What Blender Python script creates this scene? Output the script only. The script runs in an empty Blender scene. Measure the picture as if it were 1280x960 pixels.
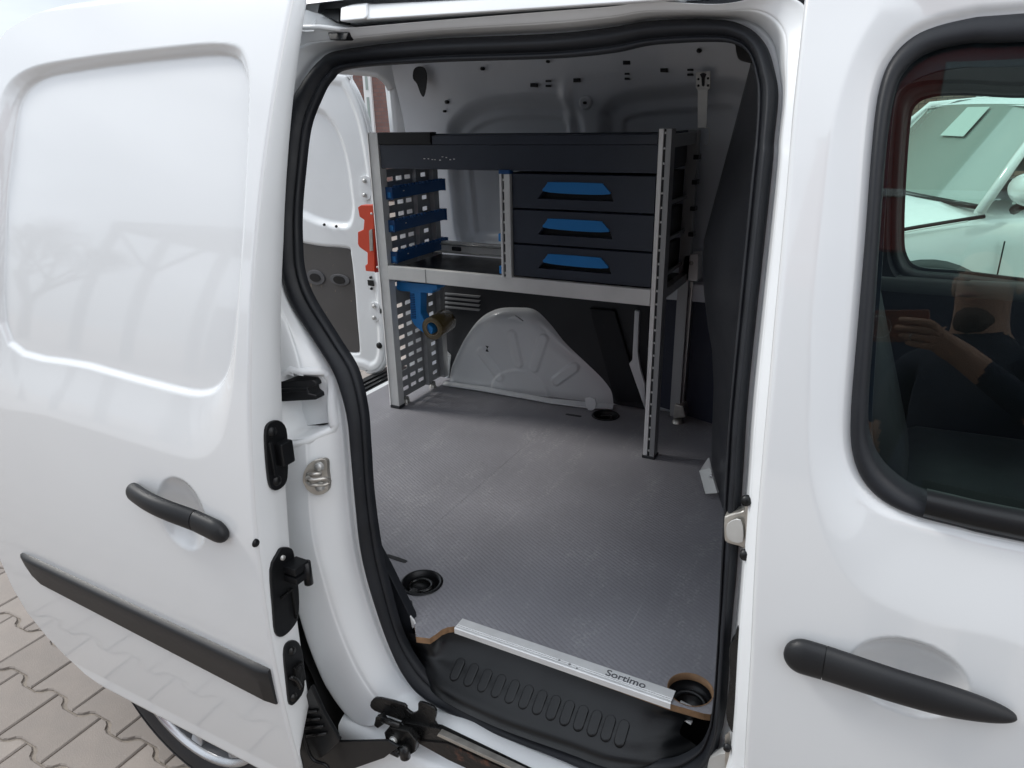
import bpy, bmesh, math, random
import numpy as np
from mathutils import Vector, Matrix
random.seed(4)
# ------------------------------------------------------------------ camera, sky, sun
H = 1.48
CARX, CARY, CARA = -1.26, 4.31, 26
F = 895.0
def _n(v): return v/np.linalg.norm(v)
_dn = _n(np.array([50., 2370., F])); _mx = np.array([-1805., -300., F]); _mx = _n(_mx-_dn*_mx.dot(_dn))
RX = -_mx; RZ = -_dn; RY = np.cross(RZ, RX)
RM = np.stack([RX, RY, RZ])                      # camera (x right, y down, z forward) -> world
scene = bpy.context.scene
cam = bpy.data.cameras.new('camera'); camo = bpy.data.objects.new('camera', cam)
scene.collection.objects.link(camo); scene.camera = camo
cam.sensor_width = 36; cam.sensor_fit = 'HORIZONTAL'; cam.lens = 36*F/1280; cam.clip_start = .01; cam.clip_end = 600
m = Matrix.Identity(4)
for i in range(3):
    m[i][0] = RM[i, 0]; m[i][1] = -RM[i, 1]; m[i][2] = -RM[i, 2]
m[0][3], m[1][3], m[2][3] = 0, 0, H
camo.matrix_world = m
SUN_EL, SUN_AZ = 44, -82        # elevation, direction the light comes from (deg from -y towards +x)
world = bpy.data.worlds.new('World'); scene.world = world; world.use_nodes = True
wn = world.node_tree.nodes; wl = world.node_tree.links
bg = wn['Background']
sky = wn.new('ShaderNodeTexSky'); sky.sky_type = 'NISHITA'; sky.sun_disc = False
sky.sun_elevation = math.radians(SUN_EL); sky.sun_rotation = math.radians(180+SUN_AZ)
sky.air_density = 1.0; sky.dust_density = 3.0
hs = wn.new('ShaderNodeHueSaturation'); hs.inputs['Saturation'].default_value = .62; wl.new(sky.outputs[0], hs.inputs['Color'])
tc = wn.new('ShaderNodeTexCoord'); mp = wn.new('ShaderNodeMapping'); mp.inputs['Scale'].default_value = (1, 1, 3.0)
nz = wn.new('ShaderNodeTexNoise'); nz.inputs['Scale'].default_value = 1.6; nz.inputs['Detail'].default_value = 6; nz.inputs['Roughness'].default_value = .55
cr = wn.new('ShaderNodeValToRGB'); cr.color_ramp.elements[0].position = .42; cr.color_ramp.elements[1].position = .58
mixc = wn.new('ShaderNodeMixRGB'); mixc.inputs[2].default_value = (9.8, 10.6, 11.5, 1)
mulf = wn.new('ShaderNodeMath'); mulf.operation = 'MULTIPLY_ADD'; mulf.inputs[1].default_value = .35; mulf.inputs[2].default_value = .5
wl.new(tc.outputs['Generated'], mp.inputs[0]); wl.new(mp.outputs[0], nz.inputs['Vector']); wl.new(nz.outputs[0], cr.inputs[0])
wl.new(cr.outputs[0], mulf.inputs[0]); wl.new(mulf.outputs[0], mixc.inputs[0]); wl.new(hs.outputs[0], mixc.inputs[1]); 
sx_ = wn.new('ShaderNodeSeparateXYZ'); wl.new(tc.outputs['Generated'], sx_.inputs[0])
gr = wn.new('ShaderNodeMapRange'); gr.inputs[1].default_value = 0; gr.inputs[2].default_value = 1; gr.inputs[3].default_value = .68; gr.inputs[4].default_value = 1.42; wl.new(sx_.outputs['Z'], gr.inputs[0])
gm = wn.new('ShaderNodeMixRGB'); gm.blend_type = 'MULTIPLY'; gm.inputs[0].default_value = 1; wl.new(mixc.outputs[0], gm.inputs[1]); wl.new(gr.outputs[0], gm.inputs[2]); wl.new(gm.outputs[0], bg.inputs[0])
bg.inputs[1].default_value = .108
sl = bpy.data.lights.new('sun', 'SUN'); sl.energy = 1.5; sl.angle = math.radians(14); sl.color = (1, .97, .93)
so = bpy.data.objects.new('sun', sl); scene.collection.objects.link(so)
az = math.radians(SUN_AZ); el = math.radians(SUN_EL)
sd = Vector((math.sin(az)*math.cos(el), -math.cos(az)*math.cos(el), math.sin(el)))
so.rotation_euler = sd.to_track_quat('Z', 'Y').to_euler(); so.location = (0, -5, 8)
scene.view_settings.view_transform = 'Standard'; scene.view_settings.look = 'None'
scene.view_settings.exposure = .40; scene.view_settings.gamma = 1
scene.cycles.max_bounces = 10; scene.cycles.transparent_max_bounces = 16; scene.cycles.diffuse_bounces = 8

# ------------------------------------------------------------------ measuring helpers (a ray of the photo met with a real plane)
def ray(px, py): return RM@np.array([px-640., py-480., F])
def oY(px, py, y): r = ray(px, py); p = r*y/r[1]; return np.array([p[0], y, p[2]+H])
def oZ(px, py, z): r = ray(px, py); p = r*(z-H)/r[2]; return np.array([p[0], p[1], z])
def oX(px, py, x): r = ray(px, py); p = r*x/r[0]; return np.array([x, p[1], p[2]+H])
_pz = np.array([.377, .493, .59, .725, .895, 1.027, 1.147, 1.296, 1.408, 1.517, 1.59, 1.645])
_py = np.array([.0, -.006, -.008, -.012, 0, .017, .043, .085, .117, .158, .193, .223])
_pc = np.polyfit(_pz-1, _py, 4)
def P(z):
    z = np.clip(z, .30, 1.72); return np.polyval(_pc, z-1)
def S(px, py, off):
    y = off
    for _ in range(30):
        q = oY(px, py, y); y = y+.7*(off+float(P(q[2]))-y)
    return oY(px, py, y)
# ------------------------------------------------------------------ materials
def mat(name, col, rough=.5, metal=0, coat=0, spec=.5, bump=0, bscale=60, var=0, vscale=8, dirt=None, dscale=3, dth=.6):
    mt = bpy.data.materials.new(name); mt.use_nodes = True
    nt = mt.node_tree; b = nt.nodes['Principled BSDF']
    b.inputs['Base Color'].default_value = (*col, 1); b.inputs['Roughness'].default_value = rough
    b.inputs['Metallic'].default_value = metal; b.inputs['Coat Weight'].default_value = coat
    b.inputs['Coat Roughness'].default_value = .03; b.inputs['Specular IOR Level'].default_value = spec
    t = nt.nodes.new('ShaderNodeTexCoord')
    if var or dirt:
        n1 = nt.nodes.new('ShaderNodeTexNoise'); n1.inputs['Scale'].default_value = vscale; n1.inputs['Detail'].default_value = 5
        nt.links.new(t.outputs['Object'], n1.inputs['Vector'])
        mr = nt.nodes.new('ShaderNodeMapRange'); mr.inputs[1].default_value = .3; mr.inputs[2].default_value = .7
        mr.inputs[3].default_value = 1-var; mr.inputs[4].default_value = 1+var
        nt.links.new(n1.outputs[0], mr.inputs[0])
        mx = nt.nodes.new('ShaderNodeMixRGB'); mx.blend_type = 'MULTIPLY'; mx.inputs[0].default_value = 1; mx.inputs[1].default_value = (*col, 1)
        nt.links.new(mr.outputs[0], mx.inputs[2]); out = mx.outputs[0]
        rr = nt.nodes.new('ShaderNodeMapRange'); rr.inputs[1].default_value = .3; rr.inputs[2].default_value = .7
        rr.inputs[3].default_value = rough*.85; rr.inputs[4].default_value = min(1, rough*1.2); nt.links.new(n1.outputs[0], rr.inputs[0]); nt.links.new(rr.outputs[0], b.inputs['Roughness'])
        if dirt:
            n2 = nt.nodes.new('ShaderNodeTexNoise'); n2.inputs['Scale'].default_value = dscale; n2.inputs['Detail'].default_value = 9; n2.inputs['Roughness'].default_value = .7
            nt.links.new(t.outputs['Object'], n2.inputs['Vector'])
            m2 = nt.nodes.new('ShaderNodeMapRange'); m2.inputs[1].default_value = dth; m2.inputs[2].default_value = dth+.12; nt.links.new(n2.outputs[0], m2.inputs[0])
            m3 = nt.nodes.new('ShaderNodeMixRGB'); m3.inputs[2].default_value = (*dirt, 1); nt.links.new(out, m3.inputs[1]); nt.links.new(m2.outputs[0], m3.inputs[0]); out = m3.outputs[0]
        nt.links.new(out, b.inputs['Base Color'])
    if bump:
        n3 = nt.nodes.new('ShaderNodeTexNoise'); n3.inputs['Scale'].default_value = bscale; n3.inputs['Detail'].default_value = 3
        nt.links.new(t.outputs['Object'], n3.inputs['Vector'])
        bp = nt.nodes.new('ShaderNodeBump'); bp.inputs['Strength'].default_value = bump; bp.inputs['Distance'].default_value = .002
        nt.links.new(n3.outputs[0], bp.inputs['Height']); nt.links.new(bp.outputs[0], b.inputs['Normal'])
    return mt
PAINT = mat('white_car_paint', (.70, .71, .715), .16, 0, 1, .5, bump=.015, bscale=90, var=.012, vscale=3, dirt=(.42, .41, .39), dscale=150, dth=.775)
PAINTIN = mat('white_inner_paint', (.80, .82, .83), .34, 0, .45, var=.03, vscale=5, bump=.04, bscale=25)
PAINTDIM = mat('shade_toned_white_paint', (.60, .63, .67), .36, 0, .3, var=.05, vscale=5, bump=.04, bscale=20)  # white inner paint with the interior shade put into its colour
RUBBER = mat('black_rubber_seal', (.011, .0125, .016), .5, spec=.35, bump=.08, bscale=300, var=.2, vscale=20, dirt=(.045, .045, .045), dscale=35, dth=.64)
BLACK = mat('black_grained_plastic', (.006, .0065, .0075), .38, spec=.35, bump=.10, bscale=500, var=.15, vscale=12)
BLACKH = mat('black_handle_plastic', (.011, .0115, .013), .45, spec=.35, bump=.10, bscale=900)
GREASE = mat('greasy_black_metal', (.012, .012, .012), .28, .3, bump=.5, bscale=120, var=.3, vscale=40, dirt=(.20, .19, .17), dscale=60, dth=.66)
RUST = mat('rusty_track', (.02, .017, .016), .45, .3, bump=.4, bscale=100, var=.2, dirt=(.16, .07, .045), dscale=25, dth=.55)
TRIM = mat('dark_trim', (.028, .030, .034), .62, bump=.2, bscale=250, var=.1)
NAVY = mat('navy_trim', (.020, .025, .045), .6, bump=.2, bscale=250, var=.1)
ALU = mat('brushed_aluminium', (.74, .74, .72), .45, .2, var=.06, vscale=14, bump=.05, bscale=200)
ALUB = mat('bright_aluminium', (.80, .80, .79), .36, .25, var=.05, vscale=30, dirt=(.22, .21, .2), dscale=45, dth=.70)
STEEL = mat('galvanised_steel', (.55, .55, .53), .38, .5, var=.1, vscale=25)
STEELD = mat('worn_steel', (.50, .48, .44), .35, .8, var=.12, vscale=60, bump=.04, bscale=100)
PERF = mat('grey_perforated_steel', (.33, .335, .34), .45, .4, var=.06)
CABB = mat('navy_black_cabinet', (.028, .036, .055), .42, bump=.1, bscale=300, var=.08)
BLUE = mat('blue_plastic', (.014, .21, .56), .4, var=.05)
BLUED = mat('deep_blue_plastic', (.010, .075, .23), .42, var=.05)
RED = mat('orange_red_plastic', (.72, .075, .03), .42, var=.05)
REDD = mat('dark_red_plastic', (.36, .02, .025), .42, var=.05)
TAPE = mat('brown_tape', (.10, .072, .028), .25, coat=.4, var=.15)
PLYE = mat('plywood_edge', (.25, .145, .075), .7, var=.25, vscale=60)
VINYL = mat('bulkhead_vinyl', (.036, .038, .044), .36, bump=.12, bscale=200, var=.1, vscale=6)
TYRE = mat('tyre_rubber', (.018, .018, .020), .65, bump=.2, bscale=150, var=.2)
RIM = mat('alloy_rim', (.55, .55, .56), .28, .8, var=.05)
DARK = mat('dark_underbody', (.01, .01, .01), .8)
def glassmat(name, tint, ior=1.5):
    mt = bpy.data.materials.new(name); mt.use_nodes = True; nt = mt.node_tree; nt.nodes.clear()
    o = nt.nodes.new('ShaderNodeOutputMaterial'); mx = nt.nodes.new('ShaderNodeMixShader'); tr = nt.nodes.new('ShaderNodeBsdfTransparent')
    gl = nt.nodes.new('ShaderNodeBsdfGlossy'); gl.inputs['Roughness'].default_value = .0
    fr = nt.nodes.new('ShaderNodeFresnel'); fr.inputs[0].default_value = ior
    tr.inputs[0].default_value = (*tint, 1)
    nt.links.new(fr.outputs[0], mx.inputs[0]); nt.links.new(tr.outputs[0], mx.inputs[1]); nt.links.new(gl.outputs[0], mx.inputs[2]); nt.links.new(mx.outputs[0], o.inputs[0])
    return mt
GLASS = glassmat('green_tinted_glass', (.85, .93, .90), 1.5)
GLASS2 = glassmat('car_glass', (.55, .68, .62), 1.7)
def floor_mat():
    mt = mat('grey_antislip_floor', (.245, .24, .258), .46, var=.07, vscale=5)
    nt = mt.node_tree; b = nt.nodes['Principled BSDF']; L = nt.links
    t = nt.nodes.new('ShaderNodeTexCoord')
    # fine round studs
    mpn = nt.nodes.new('ShaderNodeMapping'); mpn.inputs['Rotation'].default_value = (0, 0, .5); L.new(t.outputs['Object'], mpn.inputs[0])
    vo = nt.nodes.new('ShaderNodeTexVoronoi'); vo.inputs['Scale'].default_value = 120; vo.inputs['Randomness'].default_value = .12; L.new(mpn.outputs[0], vo.inputs['Vector'])
    bp = nt.nodes.new('ShaderNodeBump'); bp.inputs['Strength'].default_value = .9; bp.inputs['Distance'].default_value = .0018; bp.invert = True
    L.new(vo.outputs['Distance'], bp.inputs['Height']); L.new(bp.outputs[0], b.inputs['Normal'])
    # pale scuffs and dust
    mp2 = nt.nodes.new('ShaderNodeMapping'); mp2.inputs['Scale'].default_value = (7, 2.2, 1); mp2.inputs['Rotation'].default_value = (0, 0, .6); L.new(t.outputs['Object'], mp2.inputs[0])
    n = nt.nodes.new('ShaderNodeTexNoise'); n.inputs['Scale'].default_value = 2.4; n.inputs['Detail'].default_value = 10; n.inputs['Roughness'].default_value = .75; L.new(mp2.outputs[0], n.inputs['Vector'])
    r = nt.nodes.new('ShaderNodeMapRange'); r.inputs[1].default_value = .51; r.inputs[2].default_value = .72; r.inputs[4].default_value = 1.0; L.new(n.outputs[0], r.inputs[0])
    n2 = nt.nodes.new('ShaderNodeTexNoise'); n2.inputs['Scale'].default_value = 160; n2.inputs['Detail'].default_value = 2; L.new(t.outputs['Object'], n2.inputs['Vector'])
    r2 = nt.nodes.new('ShaderNodeMapRange'); r2.inputs[1].default_value = .45; r2.inputs[2].default_value = .62; L.new(n2.outputs[0], r2.inputs[0])
    mu = nt.nodes.new('ShaderNodeMath'); mu.operation = 'MULTIPLY'; L.new(r.outputs[0], mu.inputs[0]); L.new(r2.outputs[0], mu.inputs[1])
    # long thin drag scratches
    mp3 = nt.nodes.new('ShaderNodeMapping'); mp3.inputs['Scale'].default_value = (60, 1.5, 1); mp3.inputs['Rotation'].default_value = (0, 0, -.35); L.new(t.outputs['Object'], mp3.inputs[0])
    n3 = nt.nodes.new('ShaderNodeTexNoise'); n3.inputs['Scale'].default_value = 2.0; n3.inputs['Detail'].default_value = 3; L.new(mp3.outputs[0], n3.inputs['Vector'])
    r3 = nt.nodes.new('ShaderNodeMapRange'); r3.inputs[1].default_value = .70; r3.inputs[2].default_value = .76; r3.inputs[4].default_value = .5; L.new(n3.outputs[0], r3.inputs[0])
    ma = nt.nodes.new('ShaderNodeMath'); ma.operation = 'MAXIMUM'; L.new(mu.outputs[0], ma.inputs[0]); L.new(r3.outputs[0], ma.inputs[1]); mu = ma
    src = b.inputs['Base Color'].links[0].from_socket
    mx = nt.nodes.new('ShaderNodeMixRGB'); mx.inputs[2].default_value = (.38, .375, .385, 1); L.new(src, mx.inputs[1]); L.new(mu.outputs[0], mx.inputs[0]); L.new(mx.outputs[0], b.inputs['Base Color'])
    return mt
FLOOR = floor_mat()
def plywood_mat():
    mt = mat('scratched_brown_ply', (.075, .07, .068), .55, var=.12, vscale=6, dirt=(.50, .38, .22), dscale=30, dth=.64)
    return mt
PLYD = plywood_mat()
def paver_mat():
    mt = mat('concrete_paver', (.275, .24, .212), .85, var=.10, vscale=14, dirt=(.42, .39, .35), dscale=110, dth=.62, bump=.5, bscale=260)
    nt = mt.node_tree; b = nt.nodes['Principled BSDF']
    oi = nt.nodes.new('ShaderNodeObjectInfo'); mr = nt.nodes.new('ShaderNodeMapRange'); mr.inputs[3].default_value = .86; mr.inputs[4].default_value = 1.10
    nt.links.new(oi.outputs['Random'], mr.inputs[0]); mx = nt.nodes.new('ShaderNodeMixRGB'); mx.blend_type = 'MULTIPLY'; mx.inputs[0].default_value = 1
    src = b.inputs['Base Color'].links[0].from_socket; nt.links.new(src, mx.inputs[1]); nt.links.new(mr.outputs[0], mx.inputs[2]); nt.links.new(mx.outputs[0], b.inputs['Base Color'])
    return mt
PAVER = paver_mat(); SAND = mat('joint_sand', (.25, .215, .18), .95, var=.2, vscale=60, bump=.6, bscale=300)
def brick_mat(name, c1, c2, sc):
    mt = bpy.data.materials.new(name); mt.use_nodes = True; nt = mt.node_tree; b = nt.nodes['Principled BSDF']; b.inputs['Roughness'].default_value = .85
    t = nt.nodes.new('ShaderNodeTexCoord'); mp = nt.nodes.new('ShaderNodeMapping'); mp.inputs['Rotation'].default_value = (math.radians(90), 0, 0)
    br = nt.nodes.new('ShaderNodeTexBrick'); br.inputs['Scale'].default_value = sc; br.inputs['Color1'].default_value = (*c1, 1); br.inputs['Color2'].default_value = (*c2, 1); br.inputs['Mortar'].default_value = (.12, .10, .10, 1)
    nt.links.new(t.outputs['Object'], mp.inputs[0]); nt.links.new(mp.outputs[0], br.inputs['Vector']); nt.links.new(br.outputs[0], b.inputs['Base Color'])
    return mt
BRICK = brick_mat('brown_brick', (.16, .085, .075), (.20, .11, .095), 4)
# ------------------------------------------------------------------ mesh helpers
def link(name, me, m, parent=None, smooth=True):
    o = bpy.data.objects.new(name, me); scene.collection.objects.link(o)
    if m is not None:
        for q in (m if isinstance(m, (list, tuple)) else [m]): me.materials.append(q)
    if smooth: me.polygons.foreach_set('use_smooth', [True]*len(me.polygons))
    if parent:
        o.parent = parent
        o.matrix_parent_inverse = Matrix.Translation(parent.matrix_world.translation).inverted() if False else Matrix.Identity(4)
        w = parent
        off = Vector((0, 0, 0))
        while w: off += w.location; w = w.parent
        o.location = -off
    return o
def mesh(name, V, Fc, m, parent=None, smooth=True, weld=False, recalc=False):
    me = bpy.data.meshes.new(name); me.from_pydata([tuple(map(float, v)) for v in V], [], [tuple(f) for f in Fc])
    if weld or recalc:
        b = bmesh.new(); b.from_mesh(me)
        if weld: bmesh.ops.remove_doubles(b, verts=b.verts, dist=1e-5)
        if recalc: bmesh.ops.recalc_face_normals(b, faces=b.faces)
        b.to_mesh(me); b.free()
    me.update(); return link(name, me, m, parent, smooth)
def bmobj(name, b, m, parent=None, smooth=True, angle=None):
    me = bpy.data.meshes.new(name); b.normal_update()
    if angle:
        for e in b.edges:
            if len(e.link_faces) == 2 and e.calc_face_angle(0) > math.radians(angle): e.smooth = False
    b.to_mesh(me); b.free(); return link(name, me, m, parent, smooth)
def wnm(o):
    w = o.modifiers.new('weighted', 'WEIGHTED_NORMAL'); w.keep_sharp = True; w.weight = 100; return o
def empty(name, loc, label=None, cat=None, group=None, parent=None):
    o = bpy.data.objects.new(name, None); scene.collection.objects.link(o); o.location = loc; o.empty_display_size = .1
    if parent:
        o.parent = parent; w = parent; off = Vector((0, 0, 0))
        while w: off += w.location; w = w.parent
        o.location = Vector(loc)-off
    if label: o['label'] = label
    if cat: o['category'] = cat
    if group: o['group'] = group
    return o
def tag(o, label, cat=None, group=None):
    o['label'] = label
    if cat: o['category'] = cat
    if group: o['group'] = group
    return o
def catmull(pts, n, closed=False):
    p = np.array(pts, float); k = len(p); out = []
    seg = k if closed else k-1
    for i in range(seg):
        if closed: a, b, c, d = p[i-1], p[i], p[(i+1) % k], p[(i+2) % k]
        else: a, b, c, d = p[max(i-1, 0)], p[i], p[i+1], p[min(i+2, k-1)]
        for j in range(n):
            t = j/n
            out.append(.5*((2*b)+(-a+c)*t+(2*a-5*b+4*c-d)*t*t+(-a+3*b-3*c+d)*t**3))
    if not closed: out.append(p[-1])
    return np.array(out)
def rings(name, R, m, parent=None, closed=True, flip=False, smooth=True):
    R = [np.array(r) for r in R]; n = len(R[0]); V = np.concatenate(R); Fc = []
    for i in range(len(R)-1):
        for j in range(n if closed else n-1):
            a = i*n+j; b_ = i*n+(j+1) % n; c = b_+n; d = a+n
            Fc.append((a, d, c, b_) if flip else (a, b_, c, d))
    return mesh(name, V, Fc, m, parent, smooth)
def bev(b, w, seg=2, ang=30):
    es = [e for e in b.edges if len(e.link_faces) == 2 and e.calc_face_angle(0) > math.radians(ang)]
    if w > 0 and es: bmesh.ops.bevel(b, geom=es, offset=w, segments=seg, profile=.5, affect='EDGES', clamp_overlap=True)
def box_into(b, x0, x1, y0, y1, z0, z1, M=None):
    vs = [b.verts.new((x, y, z)) for x in (x0, x1) for y in (y0, y1) for z in (z0, z1)]
    if M: 
        for v in vs: v.co = M@v.co
    for f in ((0, 1, 3, 2), (4, 6, 7, 5), (0, 4, 5, 1), (2, 3, 7, 6), (0, 2, 6, 4), (1, 5, 7, 3)): b.faces.new([vs[i] for i in f])
def box(name, x0, x1, y0, y1, z0, z1, m, parent=None, bw=.002, seg=2, M=None):
    b = bmesh.new(); box_into(b, min(x0, x1), max(x0, x1), min(y0, y1), max(y0, y1), min(z0, z1), max(z0, z1), M)
    bmesh.ops.recalc_face_normals(b, faces=b.faces)
    bev(b, bw, seg); return wnm(bmobj(name, b, m, parent, True, 40))
def boxes(name, L, m, parent=None, bw=.0015):
    b = bmesh.new()
    for q in L: box_into(b, *q)
    bmesh.ops.recalc_face_normals(b, faces=b.faces)
    bev(b, bw, 1); o = bmobj(name, b, m, parent, True, 40); o['kind'] = 'stuff'; return o
def prism(name, pts, vec, m, parent=None, bw=.002, seg=2):
    """closed outline of 3d points pushed along vec"""
    b = bmesh.new(); v = Vector(vec)
    lo = [b.verts.new(Vector(map(float, p))) for p in pts]; hi = [b.verts.new(Vector(map(float, p))+v) for p in pts]
    b.faces.new(lo); b.faces.new(hi[::-1]); n = len(pts)
    for i in range(n): b.faces.new((lo[i], hi[i], hi[(i+1) % n], lo[(i+1) % n]))
    bmesh.ops.recalc_face_normals(b, faces=b.faces); bev(b, bw, seg)
    return wnm(bmobj(name, b, m, parent, True, 40))
def tube(name, pts, r, m, parent=None, n=12, cap=True, sx=1.0, up=(0, 0, 1), closed=False, rr=None):
    pts = [Vector(map(float, p)) for p in pts]; V = []; Fc = []; k = len(pts)
    for i, p in enumerate(pts):
        if closed: t = (pts[(i+1) % k]-pts[i-1]).normalized()
        else: t = (pts[min(i+1, k-1)]-pts[max(i-1, 0)]).normalized()
        u = Vector(up); a = t.cross(u)
        if a.length < 1e-3: a = t.cross(Vector((1, 0, 0)))
        a.normalize(); c = a.cross(t).normalized(); q = rr[i] if rr is not None else r
        for j in range(n):
            th = 2*math.pi*j/n; V.append(p+a*(q*sx*math.cos(th))+c*(q*math.sin(th)))
    for i in range(k if closed else k-1):
        for j in range(n):
            i2 = (i+1) % k
            Fc.append((i*n+j, i*n+(j+1) % n, i2*n+(j+1) % n, i2*n+j))
    if cap and not closed: Fc.append(tuple(range(n))[::-1]); Fc.append(tuple(range((k-1)*n, k*n)))
    return mesh(name, V, Fc, m, parent, True, recalc=True)
def lathe(name, prof, c, axis, m, parent=None, n=48):
    """prof: list of (radius, along) ; axis 'x','y','z'"""
    V = []; Fc = []; k = len(prof)
    for (r, h) in prof:
        for j in range(n):
            a = 2*math.pi*j/n; ca, sa = r*math.cos(a), r*math.sin(a)
            V.append({'z': (c[0]+ca, c[1]+sa, c[2]+h), 'y': (c[0]+ca, c[1]+h, c[2]+sa), 'x': (c[0]+h, c[1]+ca, c[2]+sa)}[axis])
    for i in range(k-1):
        for j in range(n): Fc.append((i*n+j, i*n+(j+1) % n, (i+1)*n+(j+1) % n, (i+1)*n+j))
    return mesh(name, V, Fc, m, parent, True, recalc=True)
def sdf(poly, X, Z):
    """signed distance, negative inside"""
    p = np.array(poly); q = np.roll(p, -1, 0); d = np.full(X.shape, 1e9); ins = np.zeros(X.shape, bool)
    for (ax, az_), (bx, bz) in zip(p, q):
        ex, ez = bx-ax, bz-az_; L = ex*ex+ez*ez+1e-12
        t = np.clip(((X-ax)*ex+(Z-az_)*ez)/L, 0, 1); d = np.minimum(d, (X-ax-t*ex)**2+(Z-az_-t*ez)**2)
        c = ((az_ > Z) != (bz > Z)); xi = ax+(Z-az_)*ex/(ez if abs(ez) > 1e-9 else 1e-9); ins ^= c & (X < xi)
    d = np.sqrt(d); return np.where(ins, -d, d)
def sst(t): t = np.clip(t, 0, 1); return t*t*(3-2*t)
def grid(name, X, Y, Z, m, parent=None, mask=None, flip=False):
    r, c = X.shape; V = np.stack([X, Y, Z], -1).reshape(-1, 3); Fc = []
    for i in range(r-1):
        for j in range(c-1):
            if mask is not None and not (mask[i, j] and mask[i+1, j] and mask[i, j+1] and mask[i+1, j+1]): continue
            a = i*c+j; f = (a, a+1, a+c+1, a+c); Fc.append(f[::-1] if flip else f)
    return mesh(name, V, Fc, m, parent, True)
def text(name, s, loc, size, ex, M, m, parent, bold=False):
    cu = bpy.data.curves.new(name, 'FONT'); cu.body = s; cu.size = size; cu.extrude = ex; cu.align_x = 'CENTER'; cu.align_y = 'CENTER'; cu.offset = size*.012 if bold else 0
    o = bpy.data.objects.new(name+'_tmp', cu); scene.collection.objects.link(o); dg = bpy.context.evaluated_depsgraph_get(); dg.update()
    me = bpy.data.meshes.new_from_object(o.evaluated_get(dg)); bpy.data.objects.remove(o)
    me.transform(Matrix.Translation(loc)@M.to_4x4()); me.name = name
    for k in range(len(me.materials)): me.materials.pop()
    return link(name, me, m, parent, False)
# ------------------------------------------------------------------ ground
pav = empty('pavement', (0, 0, 0)); pav['kind'] = 'structure'; pav['label'] = 'beige concrete paving of interlocking blocks under and beside the van'
box('sand_bed', -10.0, 3.75, -1.86, 6.7, -.30, -.0065, SAND, pav, 0)
for q_ in ((-300, 300, 6.7, 400), (-300, 300, -300, -1.86), (-300, -10.0, -1.86, 6.7), (3.75, 300, -1.86, 6.7)): box('paving_beyond', *q_, -.30, -.002, PAVER, pav, 0)['kind'] = 'structure'
PW, PH, PA = .186, .1385, .0125
def paver_mesh():
    g = .0018; top = []
    us = [-.5, -.40, -.33, -.27, -.17, 0, .17, .27, .33, .40, .5]
    def zig(u):
        a = abs(u); return PA*(1 if a > .36 else (-1 if a < .24 else (1-2*(.36-a)/.12)))
    edge = [(u*PW, PH/2+zig(u)) for u in us]
    edge2 = [(x, -y) for x, y in edge[::-1]]
    out = [(x*(1-2*g/PW), y-(g if y > 0 else -g)) for x, y in edge+edge2]
    def ins(pts, d):
        return [(x*(1-2*d/PW), y-(d if y > 0 else -d)) for x, y in pts]
    L = [[(x, y, -.014) for x, y in out], [(x, y, -.0035) for x, y in out], [(x, y, 0) for x, y in ins(out, .0038)]]
    n = len(out); V = sum(L, []); Fc = []
    for k in range(2):
        for j in range(n): Fc.append((k*n+j, k*n+(j+1) % n, (k+1)*n+(j+1) % n, (k+1)*n+j))
    Fc.append(tuple(range(2*n, 3*n)))
    return V, Fc
PVV, PVF = paver_mesh()
pme = bpy.data.meshes.new('paver'); pme.from_pydata(PVV, [], PVF); pme.materials.append(PAVER)
cells = []
for r in range(-18, 43):
    for c in range(-44, 30):
        x = -1.861+PW/2+c*PW+(r % 2)*PW/2; y = .702+r*PH
        cells.append((x, y))
def vis(x, y):
    v = RM.T@np.array([x, y, -H]); 
    if v[2] <= 0: return 1e9
    px, py = v[0]/v[2]*F+640, v[1]/v[2]*F+480
    if -60 < px < 330 and 640 < py < 1010 : return v[2]
    if 420 < px < 500 and 440 < py < 520: return v[2]+.5
    return 1e9
order = sorted(cells, key=lambda c: vis(*c)); near = [c for c in order if vis(*c) < 1e8][:290]; ns = set(near)
rv = random.Random(7)
for (x, y) in near:
    o = bpy.data.objects.new('paver', pme); scene.collection.objects.link(o); o.parent = pav
    o.location = (x, y, rv.uniform(-.0012, .0006)); o.rotation_euler = (rv.uniform(-.006, .006), rv.uniform(-.006, .006), rv.uniform(-.004, .004))
V = []; Fc = []
for (x, y) in cells:
    if (x, y) in ns: continue
    k = len(V); dz = rv.uniform(-.0015, .0005); V += [(a+x, b_+y, c_+dz) for a, b_, c_ in PVV]; Fc += [tuple(i+k for i in f) for f in PVF]
o = mesh('paver_field', V, Fc, PAVER, pav, False); o['kind'] = 'stuff'

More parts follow.
